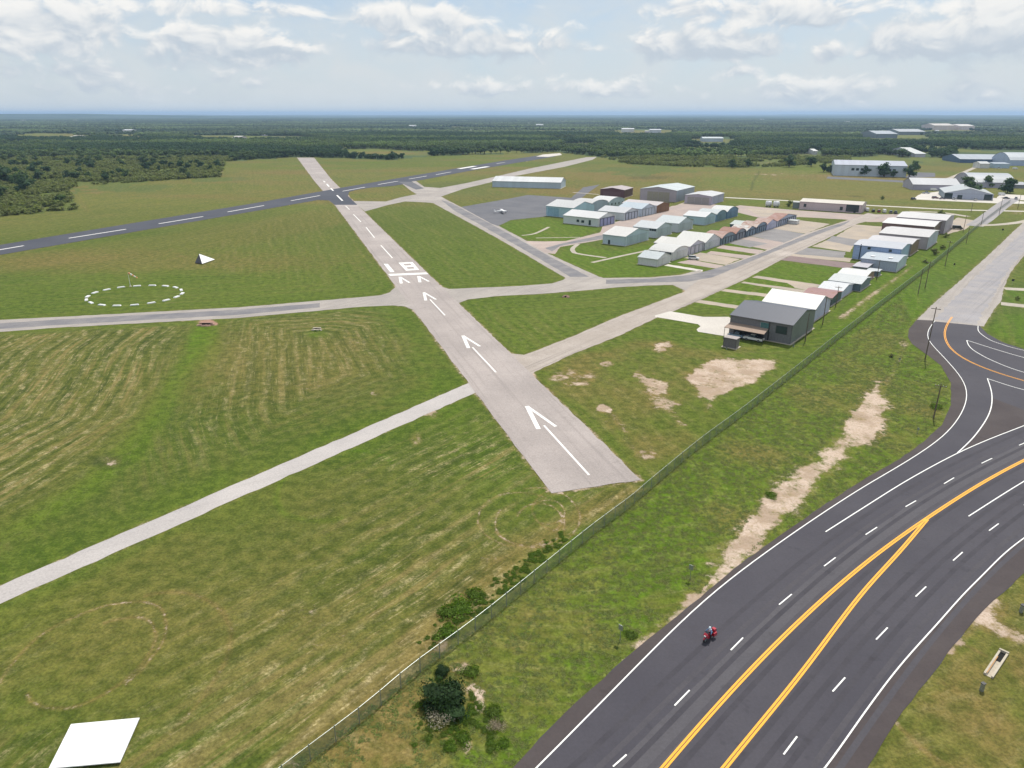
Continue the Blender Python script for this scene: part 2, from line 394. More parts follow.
def build_ground():
    azf = np.radians(np.arange(-47, 47.001, .085)); azc = np.radians(np.arange(51, 309.1, 6))
    az = np.concatenate([azf, azc])
    rows_px = np.arange(900, 134, -1.25)
    fr = [P(512, r).y for r in rows_px]
    far = list(np.geomspace(fr[-1]*1.03, 11000, 60))+[14000, 18000, 24000, 32000, 45000]
    D = np.array([2, 12, 25]+[d for d in fr if d > 27]+far)
    DD, AA = np.meshgrid(D, az, indexing='ij')
    X = DD*np.sin(AA); Y = DD*np.cos(AA)
    nr, nc = X.shape
    V = np.stack([X.ravel(), Y.ravel(), np.zeros(X.size)], 1)
    V = np.vstack([V, [[0, 0, 0]]])
    i = np.arange(nr-1)[:, None]*nc+np.arange(nc)[None, :]; j = np.arange(nr-1)[:, None]*nc+((np.arange(nc)+1) % nc)[None, :]
    Q = np.stack([i.ravel(), (i+nc).ravel(), (j+nc).ravel(), j.ravel()], 1)[:, ::-1]
    tri = np.array([[nc_, (nc_+1) % nc, nr*nc] for nc_ in range(nc)])[:, ::-1]
    me = bpy.data.meshes.new('ground')
    nq = len(Q); nt = len(tri)
    me.vertices.add(len(V)); me.vertices.foreach_set('co', V.astype(np.float32).ravel())
    me.loops.add(nq*4+nt*3); me.loops.foreach_set('vertex_index', np.concatenate([Q.ravel(), tri.ravel()]).astype(np.int32))
    me.polygons.add(nq+nt); me.polygons.foreach_set('loop_start', np.concatenate([np.arange(nq)*4, nq*4+np.arange(nt)*3]).astype(np.int32))
    me.update(calc_edges=True)
    # ---- cover
    x = V[:, 0]; y = V[:, 1]; r = np.hypot(x, y)
    px, py = proj_np(x, y); ahead = (y > 5)
    near = r < 2500
    n1 = fbm(x/9+50, y/9+50); n2 = fbm(x/45+9, y/45+20); n3 = fbm(x/2.2, y/2.2, 3); n4 = fbm(x/160, y/160)
    z0 = np.zeros(len(x)); dirt = z0.copy(); dry = z0.copy(); lush = z0.copy(); dark = z0.copy(); tall = z0.copy(); streak = z0.copy(); field = z0.copy(); rocky = z0.copy()
    wob = (n1-.5)*2
    def pm(px_poly, soft=1., wobm=1.5, fine=0.):
        """soft mask of an area given in photo pixels"""
        q = npoly(px_poly); mn = q.min(0)-30; mx = q.max(0)+30
        s = (x > mn[0]) & (x < mx[0]) & (y > mn[1]) & (y < mx[1]); out = np.zeros(len(x))
        if not s.any(): return out
        d = seg_dist(x[s], y[s], q, True); d = np.where(inside(x[s], y[s], q), d, -d)
        d = d+wob[s]*wobm+(n3[s]-.5)*fine
        out[s] = np.clip(d/soft+.5, 0, 1); return out
    def lm(px_line, w, soft=1., wobm=.6):
        q = npoly(px_line); mn = q.min(0)-w-20; mx = q.max(0)+w+20
        s = (x > mn[0]) & (x < mx[0]) & (y > mn[1]) & (y < mx[1]); out = np.zeros(len(x))
        if not s.any(): return out
        d = w/2-seg_dist(x[s], y[s], q)+wob[s]*wobm
        out[s] = np.clip(d/soft+.5, 0, 1); return out
    def el(cx, cy, rx, ry, soft=.35):
        q = np.hypot((px-cx)/rx, (py-cy)/ry)+(n3-.5)*.9+wob*.25
        return np.clip((1-q)/soft+.5, 0, 1)*ahead
    # distances to features drive the mowing pattern
    def fd(poly, closed=True):
        d = np.full(len(x), 1e3); s = near; d[s] = seg_dist(x[s], y[s], npoly(poly), closed); return d
    d_run = fd(RUNWAY); d_blue = fd(BLUE); d_t1 = fd(T1); d_t2 = fd(T2); d_t3 = fd(T3); d_path = fd(PATH); d_f = fd(FENCE, False); d_hw = fd(HW); d_old = fd(OLDR)
    LF = [(-400,820),(0,610),(75,578),(281,478),(478,394),(551,495),(640,483),(587,536),(485,620),(311,758),(200,830),(-400,1000)]
    UF = [(-400,352),(0,335),(196,325),(190,350),(165,395),(120,455),(60,500),(0,545),(-300,690)]
    MF = [(212,322),(360,309),(405,308),(465,381),(187,504),(0,584),(0,548),(80,500),(140,460),(175,400),(200,352)]
    mLF = pm(LF, 4, 1); mUF = pm(UF, 5, 2); mMF = pm(MF, 5, 2)
    ph = d_f.copy()
    sw = [Vector(p) for p in ((208,322),(196,346),(178,378),(150,415),(118,455),(84,487),(0,535),(-150,620))]
    d_sw = fd([tuple(p) for p in sw], False)
    guideU = [(-250,610),(0,494),(78,446),(129,414),(147,378),(158,345),(185,322)]
    d_gU = fd(guideU, False)
    ph = np.where(mUF > .5, d_gU, ph); 
    d_mf = fd([(230,318),(350,312),(400,318),(452,380),(330,432),(230,470),(210,420),(222,360)], True)
    ph = np.where(mMF > .5, d_mf, ph)
    ph = np.where((mLF < .5) & (mUF < .5) & (mMF < .5), np.minimum(np.minimum(d_run, d_t1), np.minimum(d_t2, d_blue)), ph)
    streak += mLF*np.clip(.12+.95*np.clip(fbm(x/24+3, y/24)*3.2-1.15, 0, 1)+el(430,560,90,70,1)*.5+el(300,640,120,50,1)*.35, 0, 1)*np.clip(d_path/14, 0, 1)
    streak += mUF*np.clip(d_sw/12, 0, 1)*(.7+.6*n2)
    streak += mMF*np.clip(d_path/22-.2, 0, 1)*np.clip(d_run/14-.3, 0, 1)*np.clip(d_sw/10-.3, 0, 1)*(.45+.55*n2)
    oth = (1-np.maximum(np.maximum(mLF, mUF), mMF))
    streak += oth*.22*(r < 900)
    dry += mLF*np.clip(n2*2.2-.85, 0, 1)*.6+mLF*el(250, 640, 220, 80, 1.2)*.22+mUF*(.05+.30*n2)+mMF*el(270, 365, 120, 42, .9)*.45+oth*.14*n2
    dry += el(110, 262, 200, 10, 1.)*.5+el(300, 250, 90, 30, 1.)*.15+el(620, 185, 90, 10, 1)*.45+el(560,191,60,3.5,.8)*.6
    dry += pm([(5,258),(150,236),(250,222),(330,207),(350,222),(250,245),(90,262),(5,272)], 12, 4)*.25
    # greener belts along the path, the swale and the runway
    lush += np.clip(1-d_sw/(2.5+5*n2), 0, 1)*.5*(near)
    lush += (mLF+mMF)*np.clip(1-d_path/12, 0, 1)*.4*np.clip(n1*2-.4, 0, 1)
    lush += np.clip(1-abs(d_run-7)/9, 0, 1)*.35*(mLF+mMF > .5)
    lush += el(206, 345, 14, 20, .8)*.8+el(316, 334, 12, 4, .6)*.9+mLF*el(30,650,130,70,1)*.35
    HG = [(556,258),(600,277),(650,276),(700,268),(770,240),(735,222),(690,235),(640,247),(610,252),(575,243)]
    lush += pm(HG, 4, 1)*.75+pm([(498,228),(512,221),(545,218),(600,228),(575,242),(545,240),(520,238)], 3, 1)*.7
    lush += pm([(690,302),(770,262),(850,268),(830,286),(800,296),(770,300),(735,312)], 4, 1)*.75
    lush += pm([(880,262),(975,228),(1015,230),(1008,236),(960,276),(918,318),(905,330),(860,360),(780,400),(760,412),(820,362)], 8, 3)*.55
    lush += el(936, 400, 14, 40, .8)*.6+el(880,330,60,50,1)*.3+el(745,203,26,3,.6)*.7
    lush += el(700,215,50,4,.8)*.5+pm([(990,330),(1000,315),(1040,312),(1060,330),(1040,352)],3,1)*.6+pm([(1002,296),(1006,290),(1060,292),(1060,300),(1010,302)],2,.5)*.6
    dry += pm([(540,378),(575,358),(640,340),(720,352),(715,400),(700,440),(655,478),(640,470)], 6, 4)*(.15+.55*np.clip(n1*2.2-.6, 0, 1))
    dirt += pm([(540,378),(575,358),(640,340),(700,352),(700,440),(650,465)], 6, 4)*np.clip(n3*3-1.8, 0, 1)*1.1*np.clip(n2*2.4-.6, 0, 1)
    lush += oth*np.clip(1-(r-300)/250, 0, 1)*(.30+.35*n2)*(r < 600)
    lush += lm([(445,628),(470,603),(520,568),(575,534)],5,3,1.5)*.7; tall += lm([(445,628),(470,603),(520,568)],5,3,1.5)*.8; dry += lm([(330,735),(400,672),(450,610),(510,560),(560,527),(630,492)],5,4,2)*.65
    # roadside strip beyond the fence: tall rough grass
    ST = [(225,835),(311,768),(416,681),(485,630),(588,545),(650,497),(740,424),(815,365),(900,300),(917,318),(906,330),(907,345),(928,358),(950,381),(950,404),(941,425),(923,441),(864,480),(778,538),(733,570),(700,598),(637,649),(564,714),(514,768),(450,830)]
    mST = pm(ST, 2.5, 1.); tall += mST*(.45+.55*n2)
    lush += mST*np.clip(fbm(x/14, y/14)*2.2-.15, 0, 1)*.95; dry += mST*np.clip(fbm(x/11+40, y/11+9)*2.8-1.5, 0, 1)*.8
    dark += mST*np.clip(fbm(x/7+4, y/7+19)*3.0-1.9, 0, 1)*.3
    dry += el(380, 725, 70, 60, 1)*.9*mST+el(470,660,60,50,1)*.35*mST
    # grass right of the highway
    GR = [(862,800),(870,768),(905,711),(955,646),(985,611),(1024,576),(1300,470),(1400,900)]
    mGR = pm(GR, 3, 1); dry += mGR*(.35+.7*np.clip(fbm(x/5, y/5)*2-.6, 0, 1)); tall += mGR*.3
    # far fields are paler, drier hay ground
    farf = np.clip((r-430)/150, 0, 1)*(r < 4000)
    field += farf*(.35+.5*n4); dry += farf*(.05+.30*np.clip(n4*2.4-.8, 0, 1))
    dry += el(880, 190, 130, 12, .8)*.22+el(640, 176, 60, 5, .8)*.45+el(870, 178, 120, 2.5, .7)*.45; field += el(900,186,140,12,.8)*.4
    nf = fbm(x/120+31, y/38+12, 4); nf2 = fbm(x/30+1, y/60+2, 4)
    dry += farf*np.clip(nf*3.2-1.55, 0, 1)*.65; lush += farf*np.clip((1-nf)*3.2-1.6, 0, 1)*.45; field += farf*np.clip(nf2*3-1.5, 0, 1)*.4
    dirt += el(640,174.5,48,3.2,.9)*.55*np.clip(n2*3-1, 0, 1)+el(845,175.8,70,.9,.7)*.5+el(770,174.3,18,.9,.7)*.8+el(560,161,50,1.5,.9)*.35
    dark += el(650,177.5,22,1.6,.9)*.5+lm([(760,171),(753,182),(751,191)],1.6,1.5,.3)*.6+lm([(751,191.5),(800,193.5),(850,196),(880,198)],2.2,2,1.5)*.55+lm([(753,171),(757,171),(747,191)],2.5,2)*0
    dry += pm([(762,176),(850,174),(1000,182),(900,189),(760,190)], 15, 6)*.2+el(175,182,60,2,1)*.4+el(85,190,14,4,.8)*.5
    dirt += lm([(219,164),(222,172),(219,178)],3,2)*.6+lm([(72,190),(80,200),(88,212)],3,3)*.35+el(96,192,6,2.4,.8)*.5
    field += pm([(700,172),(835,170),(1000,180),(1010,197),(860,200),(720,194)], 20, 5)*.5
    for c in CLEAR: field += pm(c, 60, 10)*1.5; dry += pm(c, 60, 10)*.12
    # forest floor
    q = npoly(FOREST_EDGE); far_q = np.vstack([q, [[60000, 90000], [-60000, 90000]]])
    forest = (inside(x, y, far_q) & (y > 0)).astype(float)
    cl = z0.copy()
    for c in CLEAR: cl = np.maximum(cl, pm(c, 60, 8))
    forest *= 1-np.clip(cl, 0, 1)
    gp = (fbm(x/150+3, y/210+8, 4) < .32) & (r < 2300); gp |= (fbm(x/420+61, y/900+18, 4) < .33) & (r >= 2300) & (r < 9500)
    field = np.where((forest > 0) & gp, .9+.6*n4, field); dry = np.where((forest > 0) & gp, .5*n4, dry); forest = np.where(gp, .35*n2, forest)
    scr_f = forest*(((px < 232) & (py > 157.5)) | ((px > 590) & (px < 850) & (py > 157)))
    forest = np.where(scr_f > 0, .25, forest); field = np.where(scr_f > 0, .6, field); dry = np.where(scr_f > 0, .25*n1, dry)
    # ---- bare earth
    D1 = [(686,379),(695,371),(707,361),(724,357.5),(751,359.5),(775,360),(773,370),(757,381),(740,388),(719,396),(712,408),(705,411),(704,400),(695,388)]
    dirt += pm(D1, 2.4, 1.6, 3.0)
    D2 = [(630,374),(637,366),(644,364),(643,370),(652,377),(666,381),(672,379),(672,384),(668,392),(678,402),(684,418),(688,430),(682,427),(670,416),(652,406),(648,395),(642,384),(633,379)]
    dirt += pm(D2, 2.2, 1.8, 3.4)*.85
    dirt += el(576,378,22,11,.5)*np.clip(n3*3-.9,0,1)+el(664,344.5,11,3.2,.5)+el(660,350,7,2.2)+el(606,363.5,7,3)+el(604,409,8,4)*.9+lm([(600,406),(612,414),(626,432)],1.6,1.5)*.6
    dirt += el(646,455,12,5,.6)*np.clip(n3*3-.8,0,1)+lm([(588,405),(604,420),(622,442),(640,452)],1.3,1.5)*.4+el(742,350,16,3,.8)*.5+el(558,378,10,3)*.7
    STRIP = [(713.7,569),(731,545),(751,519.6),(778,488),(797.7,470.8),(817,457),(833,435.6),(848,420),(867,395),(874,381),(881,381),(882,388),(888.5,408),(881,426),(874,437),(848,461),(827,476.6),(817,490),(778,523.5),(758.6,545),(740,562),(720,580),(700,597),(690,604),(700,588)]
    dirt += pm(STRIP, 3.0, 2.0, 4.5)*.95
    dirt += lm([(636,646),(672,617),(703,592),(735,565)],1.5,1.2,.5)*.6+lm([(905,345),(893,372),(885,386)],1.2,1.,.5)*.5+el(903,343,6,4)*.6
    dirt += lm([(985,611),(960,640),(950,652)],1.0,.8,.4)*.8+lm([(992,602),(984,622),(1003,631),(1030,640),(1100,665)],2.4,1.5,.8)*.85
    for a in ((462,668,10,6),(474,690,10,8),(480,703,6,12),(466,745,5,12),(290,765,12,6),(437,645,10,8)): dirt += el(*a, .7)*.7
    dirt += lm([(840,318),(870,296),(905,272),(912,266)],1.6,1.4,.5)*.75+lm([(843,320),(900,279)],3.5,3,1)*.25
    dirt += el(206,323,11,3.4,.4)*1.2; rocky += el(206,323,12,4,.4)*.9+el(92,240,7,1.,.4)*0
    for a in ((416,440,6,6,.8),(432,414,8,5,.6),(180,256,6,1,.6),(490,560,16,5,.35),(350,345,20,6,.35),(306,386,18,5,.4),(375,393,6,3,.7),(55,446,5,3,.5),(112,462,9,5,.8),(400,345,12,8,.3),(300,615,40,10,.35),(330,640,30,8,.4),(420,560,20,8,.3),(1010,205,8,2.5,.6),(770,163,18,1.3,.7),(1015,213,12,2,.7)): dirt += el(*a[:4], .9)*a[4]*np.clip(n3*2.6-.4,0,1)
    dark += el(108,462,16,7,.9)*.5
    # worn edges of the pavements
    for dd, w_, a_ in ((d_run, 1.3, .8), (d_path, .8, .5), (d_t1, 1.1, .6), (d_t3, 1.5, .55), (d_t2, 1.2, .6), (d_blue, 2.5, .5), (d_old, 1.6, .6)):
        dirt += np.clip(1-dd/w_/(.35+1.1*n3), 0, 1)*a_
    dirt += np.clip(1-d_hw/1.2/(.3+n3), 0, 1)*.25
    # tyre circles left of the runway end
    rings = z0.copy()
    for cx, cy, rr, w_, a_ in ((541,518,3.6,.42,.50),(531,521,5.5,.42,.48),(536,515,7.2,.42,.46),(548,512,3,.4,.46),(520,517,6.5,.42,.42),(88,655,8,.4,.42),(96,660,6,.4,.38),(570,510,6,.3,.3),(338,483,10,.8,-.35),(115,675,12,.6,.25),(860,712,0,0,0),(960,700,9,.5,.3)):
        c = P2(cx, cy); d = np.abs(np.hypot(x-c[0], (y-c[1])*.8)-rr-wob*.7)
        ang = np.arctan2(y-c[1], x-c[0]); mk = np.clip(1-d/(w_+1e-6), 0, 1)*(np.sin(ang*1+cx) > -.55)
        if a_ > 0: dry += mk*.5; rings = np.maximum(rings, mk*a_*1.05)
        else: lush += mk*.6
    halo = np.clip(dirt*1.3, 0, 1); brk_ = np.clip(.30+1.5*(fbm(x/3.2+70, y/3.2, 4)-.22), .25, 1.0)
    solid = np.maximum(pm(D1, 3, 1.), pm(STRIP, 4, 1.5)*.8)
    dirt = dirt*np.where(solid > .5, np.clip(brk_*.55+.48, 0, 1), np.clip(brk_*1.05, 0, 1)*.82); dry = dry+halo*.45; dirt = dirt+rings
    dirt = np.clip(dirt, 0, 1); dry = np.clip(dry, 0, 1); lush = np.clip(lush, 0, 1)
    for nme, arr in (('dirt', dirt), ('dry', dry), ('lush', lush), ('dark', np.clip(dark, 0, 1)), ('tall', np.clip(tall, 0, 1)), ('streak', np.clip(streak, 0, 1)), ('field', np.clip(field, 0, 1)), ('forest', forest), ('rocky', np.clip(rocky, 0, 1)), ('phase', ph)):
        a = me.attributes.new(nme, 'FLOAT', 'POINT'); a.data.foreach_set('value', arr.astype(np.float32))
    # ---- material
    m_, N, b = newmat('ground_cover')
    def at(n): q = N.new('ShaderNodeAttribute', attribute_name=n); return q.outputs['Fac']
    tc = N.new('ShaderNodeTexCoord').outputs['Object']
    sp = N.new('ShaderNodeSeparateXYZ'); N.l.new(tc, sp.inputs[0])
    g1 = N.noise(tc, .035, 6, .6); g2 = N.noise(tc, .5, 6, .68); g3 = N.noise(tc, 2.6, 5, .7); g4 = N.noise(tc, .14, 5, .65)
    vo = N.new('ShaderNodeTexVoronoi'); vo.inputs['Scale'].default_value = .75; N.l.new(tc, vo.inputs['Vector'])
    c = N.mix(N.ramp(g1, .35, .65), (.056, .091, .012), (.078, .106, .018))
    c = N.mix(N.ramp(g2, .38, .68, 0, .55), c, (.108, .110, .024))
    c = N.mix(N.ramp(g4, .5, .75, 0, .4), c, (.042, .076, .009))
    c = N.mix(at('field'), c, N.mix(N.ramp(g4, .35, .65), (.145, .158, .034), (.082, .120, .020)))
    c = N.mix(N.m('MULTIPLY', at('lush'), N.ramp(g2, .25, .7, .5, 1)), c, (.070, .136, .006))
    c = N.mix(N.m('MULTIPLY', at('tall'), N.ramp(g3, .35, .7, 0, .5)), c, (.062, .115, .008))
    c = N.mix(N.m('MULTIPLY', at('tall'), N.ramp(vo.outputs['Distance'], .3, .75, 0, .35)), c, (.13, .14, .03))
    c = N.mix(N.m('MULTIPLY', at('dry'), N.ramp(g2, .2, .65, .45, 1)), c, (.160, .120, .040))
    c = N.mix(at('dark'), c, (.03, .045, .015))
    # windrows of cut hay along the mowing rounds
    warp = N.m('MULTIPLY', N.m('SUBTRACT', N.noise(tc, .05, 5, .65), .5), 3.0)
    fr_ = N.m('FRACT', N.m('ADD', N.m('MULTIPLY', at('phase'), .27), warp))
    tri = N.m('ABSOLUTE', N.m('SUBTRACT', N.m('MULTIPLY', fr_, 2), 1))
    v = N.xyz(N.m('MULTIPLY', at('phase'), 1.5), N.m('MULTIPLY', sp.outputs[0], .10), N.m('MULTIPLY', sp.outputs[1], .10))
    s1 = N.noise(v, 1, 5, .7)
    v2 = N.xyz(N.m('MULTIPLY', at('phase'), .42), N.m('MULTIPLY', sp.outputs[0], .022), N.m('MULTIPLY', sp.outputs[1], .022))
    s2 = N.noise(v2, 1, 4, .65)
    brk = N.ramp(N.noise(tc, .35, 6, .8), .46, .60)
    v3 = N.xyz(N.m('MULTIPLY', at('phase'), 2.1), N.m('MULTIPLY', sp.outputs[0], .11), N.m('MULTIPLY', sp.outputs[1], .11))
    s3 = N.noise(v3, 1, 4, .7)
    s1m = N.m('MAXIMUM', N.m('MULTIPLY', N.ramp(tri, .45, .95), N.ramp(s1, .36, .55, 0, .8)), N.ramp(s3, .54, .64, 0, .85))
    c = N.mix(N.m('MULTIPLY', at('streak'), N.ramp(s2, .50, .62, 0, .6)), c, (.036, .056, .009))
    c = N.mix(N.m('MULTIPLY', at('streak'), N.ramp(s2, .36, .50, .8, 0)), c, (.190, .152, .055))
    c = N.mix(N.m('MULTIPLY', N.m('MULTIPLY', at('streak'), s1m), N.m('MULTIPLY', N.ramp(brk, 0, 1, .22, 1), N.ramp(g3, .35, .6, .5, 1))), c, (.36, .30, .16))
    # fine light and dark of the sward
    mv = N.m('MULTIPLY', N.ramp(g2, .3, .7, .74, 1.24), N.ramp(g3, .3, .7, .72, 1.28)); cbm = N.new('ShaderNodeCombineColor')
    for i_ in range(3): N.l.new(mv, cbm.inputs[i_])
    c = N.mix(1, c, cbm.outputs[0], 'MULTIPLY')
    # small bare flecks
    c = N.mix(N.m('MULTIPLY', N.ramp(N.noise(tc, .9, 4, .8), .68, .74, 0, .6), N.m('ADD', at('streak'), .12)), c, (.42, .34, .22))
    dc = N.mix(N.ramp(g4, .42, .58), (.55, .44, .365), (.38, .29, .225)); dc = N.mix(N.ramp(g3, .42, .68, 0, .7), dc, (.30, .21, .14)); dc = N.mix(N.ramp(g2, .48, .7, 0, .6), dc, (.35, .255, .165))
    dc = N.mix(at('rocky'), dc, (.34, .19, .15))
    dm = N.ramp(N.m('ADD', N.m('MULTIPLY', at('dirt'), 1.12), N.m('MULTIPLY', N.m('SUBTRACT', N.noise(tc, .8, 6, .78), .5), 2.4)), .34, .92)
    c = N.mix(N.m('MULTIPLY', dm, .93), c, dc)
    fo = N.mix(N.ramp(N.noise(tc, .012, 8, .7), .4, .6), (.048, .080, .032), (.075, .105, .042))
    c = N.mix(at('forest'), c, fo)
    b.inputs['Roughness'].default_value = .95; b.inputs['Specular IOR Level'].default_value = .1
    N.l.new(c, b.inputs['Base Color'])
    hgt = N.m('ADD', g3, N.m('MULTIPLY', vo.outputs['Distance'], N.m('MULTIPLY', at('tall'), 2.)))
    bump(N, b, hgt, .12, .7)
    me.materials.append(m_)
    o = obj('ground', me); o['kind'] = 'structure'
build_ground()

# hills along the horizon
def build_hills():
    azs = np.radians(np.arange(-48, 48.1, .15)); Ds = np.array([10500, 11500, 12500, 13500, 15000, 17000, 19000, 22000, 26000, 31000, 40000.])
    prof = np.array([0, .25, .45, .3, .25, .5, .7, .6, 1.0, 1.1, .6])
    DD, AA = np.meshgrid(Ds, azs, indexing='ij'); x = DD*np.sin(AA); y = DD*np.cos(AA)
    deg = np.degrees(AA)
    h = fbm(x/2600+7, y/3800+3, 4)*95+fbm(x/500, y/700, 3)*14-30
    left = np.clip((-14-deg)/16, 0, 1); right = np.clip((deg-6)/22, 0, 1)
    z = prof[:, None]*np.clip(h, 0, None)*(.55+.5*left+.55*right)+left*np.exp(-((DD-13000)/1500)**2)*48
    z = np.clip(z, -.5, 108); z[0] = -1; z[-1] = -1
    nr, nc = x.shape; b = MB(); b.v = list(zip(x.ravel(), y.ravel(), z.ravel()))
    b.f = [(i*nc+j, i*nc+j+1, (i+1)*nc+j+1, (i+1)*nc+j) for i in range(nr-1) for j in range(nc-1)]; b.mi = [0]*len(b.f)
    m_, N, bb = newmat('wooded_hills'); tc = N.new('ShaderNodeTexCoord').outputs['Object']
    cc = N.mix(N.ramp(N.noise(tc, .0016, 8, .7), .4, .62), (.035, .058, .030), (.075, .10, .05))
    N.l.new(cc, bb.inputs['Base Color']); bb.inputs['Roughness'].default_value = 1; bb.inputs['Specular IOR Level'].default_value = 0
    o = b.build('hills', m_, smooth=True); o['kind'] = 'structure'
build_hills()

# ------------------------------------------------------------------ pavements
Z = .012
for nm, px, k, mt in (('taxiway', T2, 1, 'taxi'), ('taxiway', C1, 2, 'taxi'), ('taxiway', C2, 2, 'taxi'), ('taxiway', T1, 3, 'taxi'), ('taxiway', T4, 2, 'pinkpad'),
                      ('taxiway', T3, 4, 'lane'), ('apron', APRON, 3, 'apron'), ('dirt_road', PATH, 1, 'path'), ('old_road', OLDR, 1, 'taxi')):
    sheet({'dirt_road': 'concrete_road'}.get(nm, nm), px, Z*k, M[mt])
runway = sheet('runway', RUNWAY, Z*5, M['runway'])
blue = sheet('asphalt_runway', BLUE, Z*6, M['bluerunway'], jit=.1)
# darker worn asphalt cores of the taxiways
sheet('taxiway_core', [(-300,340.5),(0,323.5),(60,319.5),(239,309.8),(320,303.2),(320,307.5),(239,314.8),(60,325),(0,329),(-300,348)], Z*4, M['taxidark'])
sheet('taxiway_core', [(441,200),(452,203.5),(490,223.5),(522,241),(545,254),(572,268),(592,278.5),(577,281),(562,272),(535,256),(500,236),(478,223.5),(455,211)], Z*2, M['taxidark'])
sheet('taxiway_core', [(560,244),(600,235.5),(628,231.5),(612,237.5),(575,243.2),(560,246),(552,251.5),(545,248)], Z*3, M['taxidark'])
sheet('taxiway_core', [(606,279.7),(650,278.8),(690,275),(707,271),(735,263.2),(768,250.8),(800,237.5),(829,226.8),(850,220.8),(845,224.5),(815,235.5),(775,251.5),(745,264),(712,277.5),(690,281.5),(650,282.5),(606,284)], Z*5, M['taxidark'])
sheet('taxiway_core', [(398,181.8),(412,181.8),(424,188.5),(416,189.6)], Z*7, M['apron'])
sheet('old_road_surface', [(935,319.5),(948,305),(968,284),(995,259),(1022,232),(1044,210),(1066,210),(1040,236),(1015,262),(1002,279),(993,297),(984,311),(976,325)], Z*2, M['oldroad'], jit=.5)
sheet('apron', [(570,199),(583,187.5),(600,184.5),(592,190),(580,199)], Z*2, M['apron'])
sheet('driveway', [(655,315.5),(670,311.4),(703,317),(729,317),(742,330),(740,337),(727,336.6),(698,331.9),(696.6,329.5),(700.5,326.5),(698,324.3),(655,317)], Z*5, M['white_conc'], jit=.05)
# hangar pads
pads = [([(727,208.5),(740,205.3),(800,210.5),(862,214.6),(903,214),(925,219),(905,222),(868,222),(845,219.5),(800,217),(765,219),(735,212)],1,'pinkpad'),
    ([(668,208),(684,202.5),(713,205),(700,209.5)],1,'pad'),([(745,207.5),(800,212),(800,216),(760,216.5)],2,'pad'),
    ([(786,222),(825,226),(806,233.5),(766,228)],1,'pad'),([(770,228),(806,234),(785,243),(745,235)],2,'greypad'),([(790,219),(830,224),(822,227),(780,223)],3,'pad'),
    ([(747,236),(786,242.5),(768,250),(728,241.5)],1,'pinkpad'),([(735,238),(768,243.5),(750,247.5),(726,242.5)],2,'greypad'),
    ([(722,245),(764,250.5),(757,254),(716,248)],1,'pinkpad'),([(711,251),(752,256),(745,259),(706,253.5)],1,'pinkpad'),
    ([(700,252.5),(740,259),(726,265),(684,258)],1,'pad'),([(690,259.5),(724,265.5),(716,268.5),(677,262.5)],1,'pinkpad'),([(668,264.2),(703,270),(702,272),(664,265.6)],1,'white_conc'),
    ([(855,224.5),(900,228),(885,240),(872,246),(835,237)],1,'pad'),([(833,236),(870,242),(852,246),(826,240.6)],2,'greypad'),([(826,240.5),(854,246),(850,252),(812,246.5)],1,'pad'),
    ([(805,247.5),(846,252),(843,258),(793,254)],2,'greypad'),([(796,251),(852,258.5),(850,262),(789,256)],1,'pad'),([(780,260),(791,255.8),(860,264),(848,268.5)],3,'purplepad'),
    ([(752,277.5),(757,275.7),(787,280),(822,285),(810,291),(795,288),(787,283)],1,'pad'),([(741,283),(744,281.6),(815,291.5),(812,293.8)],2,'pad'),([(721,291),(725,289),(773,294.6),(771,297.5)],2,'pad'),
    ([(695,302.3),(700,300),(741,306),(739,309)],2,'pad'),([(947,190.5),(958,193.5),(1024,201.5),(1040,204),(1000,203.5),(912,199.3),(921,193.6)],1,'white_conc'),([(1000,194),(1040,196),(1040,201),(996,199)],2,'white_conc'),
    ([(950,222),(958,217.5),(975,220.5),(966,229),(948,234),(944,231)],1,'pad'),([(828,176.5),(912,181),(912,183),(826,178.5)],1,'apron'),([(912,172),(935,173),(935,177),(905,178)],1,'apron')]
for px, k, mt in pads: sheet('hangar_pad' if mt != 'apron' else 'car_park', px, Z*k*.5+.003, M[mt], jit=.35)
for px, w in (([(578,244),(573,248),(573,251),(578,253.7),(606,257.8)],2.2),([(592,262.6),(620,256.3),(650,250)],2.),([(522,235.5),(535,233.5),(549,227)],1.8),([(536,238),(580,237.3)],1.4),([(573,192.4),(599,194.5)],3)):
    strip('footpath', px, w, Z*2.6, M['shoulder'])
strip('country_road', [(725,197.5),(800,201.3),(867,205.3),(910,207.4),(952,209.6),(1024,211.3),(1150,214)], 5, Z, M['white_conc'])
strip('country_road', [(910,211.5),(940,212.5),(968,216.5)], 5, Z*1.3, M['shoulder'])
strip('country_road', [(932,183),(950,178),(975,167.5)], 5, Z*1.3, M['shoulder'])
strip('side_road', [(974,226),(985,219),(1003,205),(1014,198.5)], 9, Z*2, M['oldroad'])
strip('side_road', [(978,225.5),(1000,224.5),(1024,221.5),(1036,217)], 5, Z*2.5, M['shoulder'])
for px, w in (([(1001,303.5),(1024,306),(1060,309)],5),([(1004,288.5),(1024,289.5),(1060,290)],4.5)): strip('driveway', px, w, Z*1.5, M['shoulder'])
hw = sheet('highway', HW, Z*3, M['highway'], jit=.12)
EL = [(490,814),(538,767),(586,718),(636,667),(690,613),(734.5,575.5),(797.7,530),(836.7,504),(864,486.5),(907.8,461),(942,437.7),(957.8,420),(966,404),(967.5,393),(964,381),(951.4,365.6),(937,350),(929,342.5),(926.5,336),(928.5,329),(935,320.7)]
ER = [(786,814),(825.5,768),(860,719),(898,668),(940,621),(960.5,597.5),(980.5,577.5),(1024,538),(1120,478)]
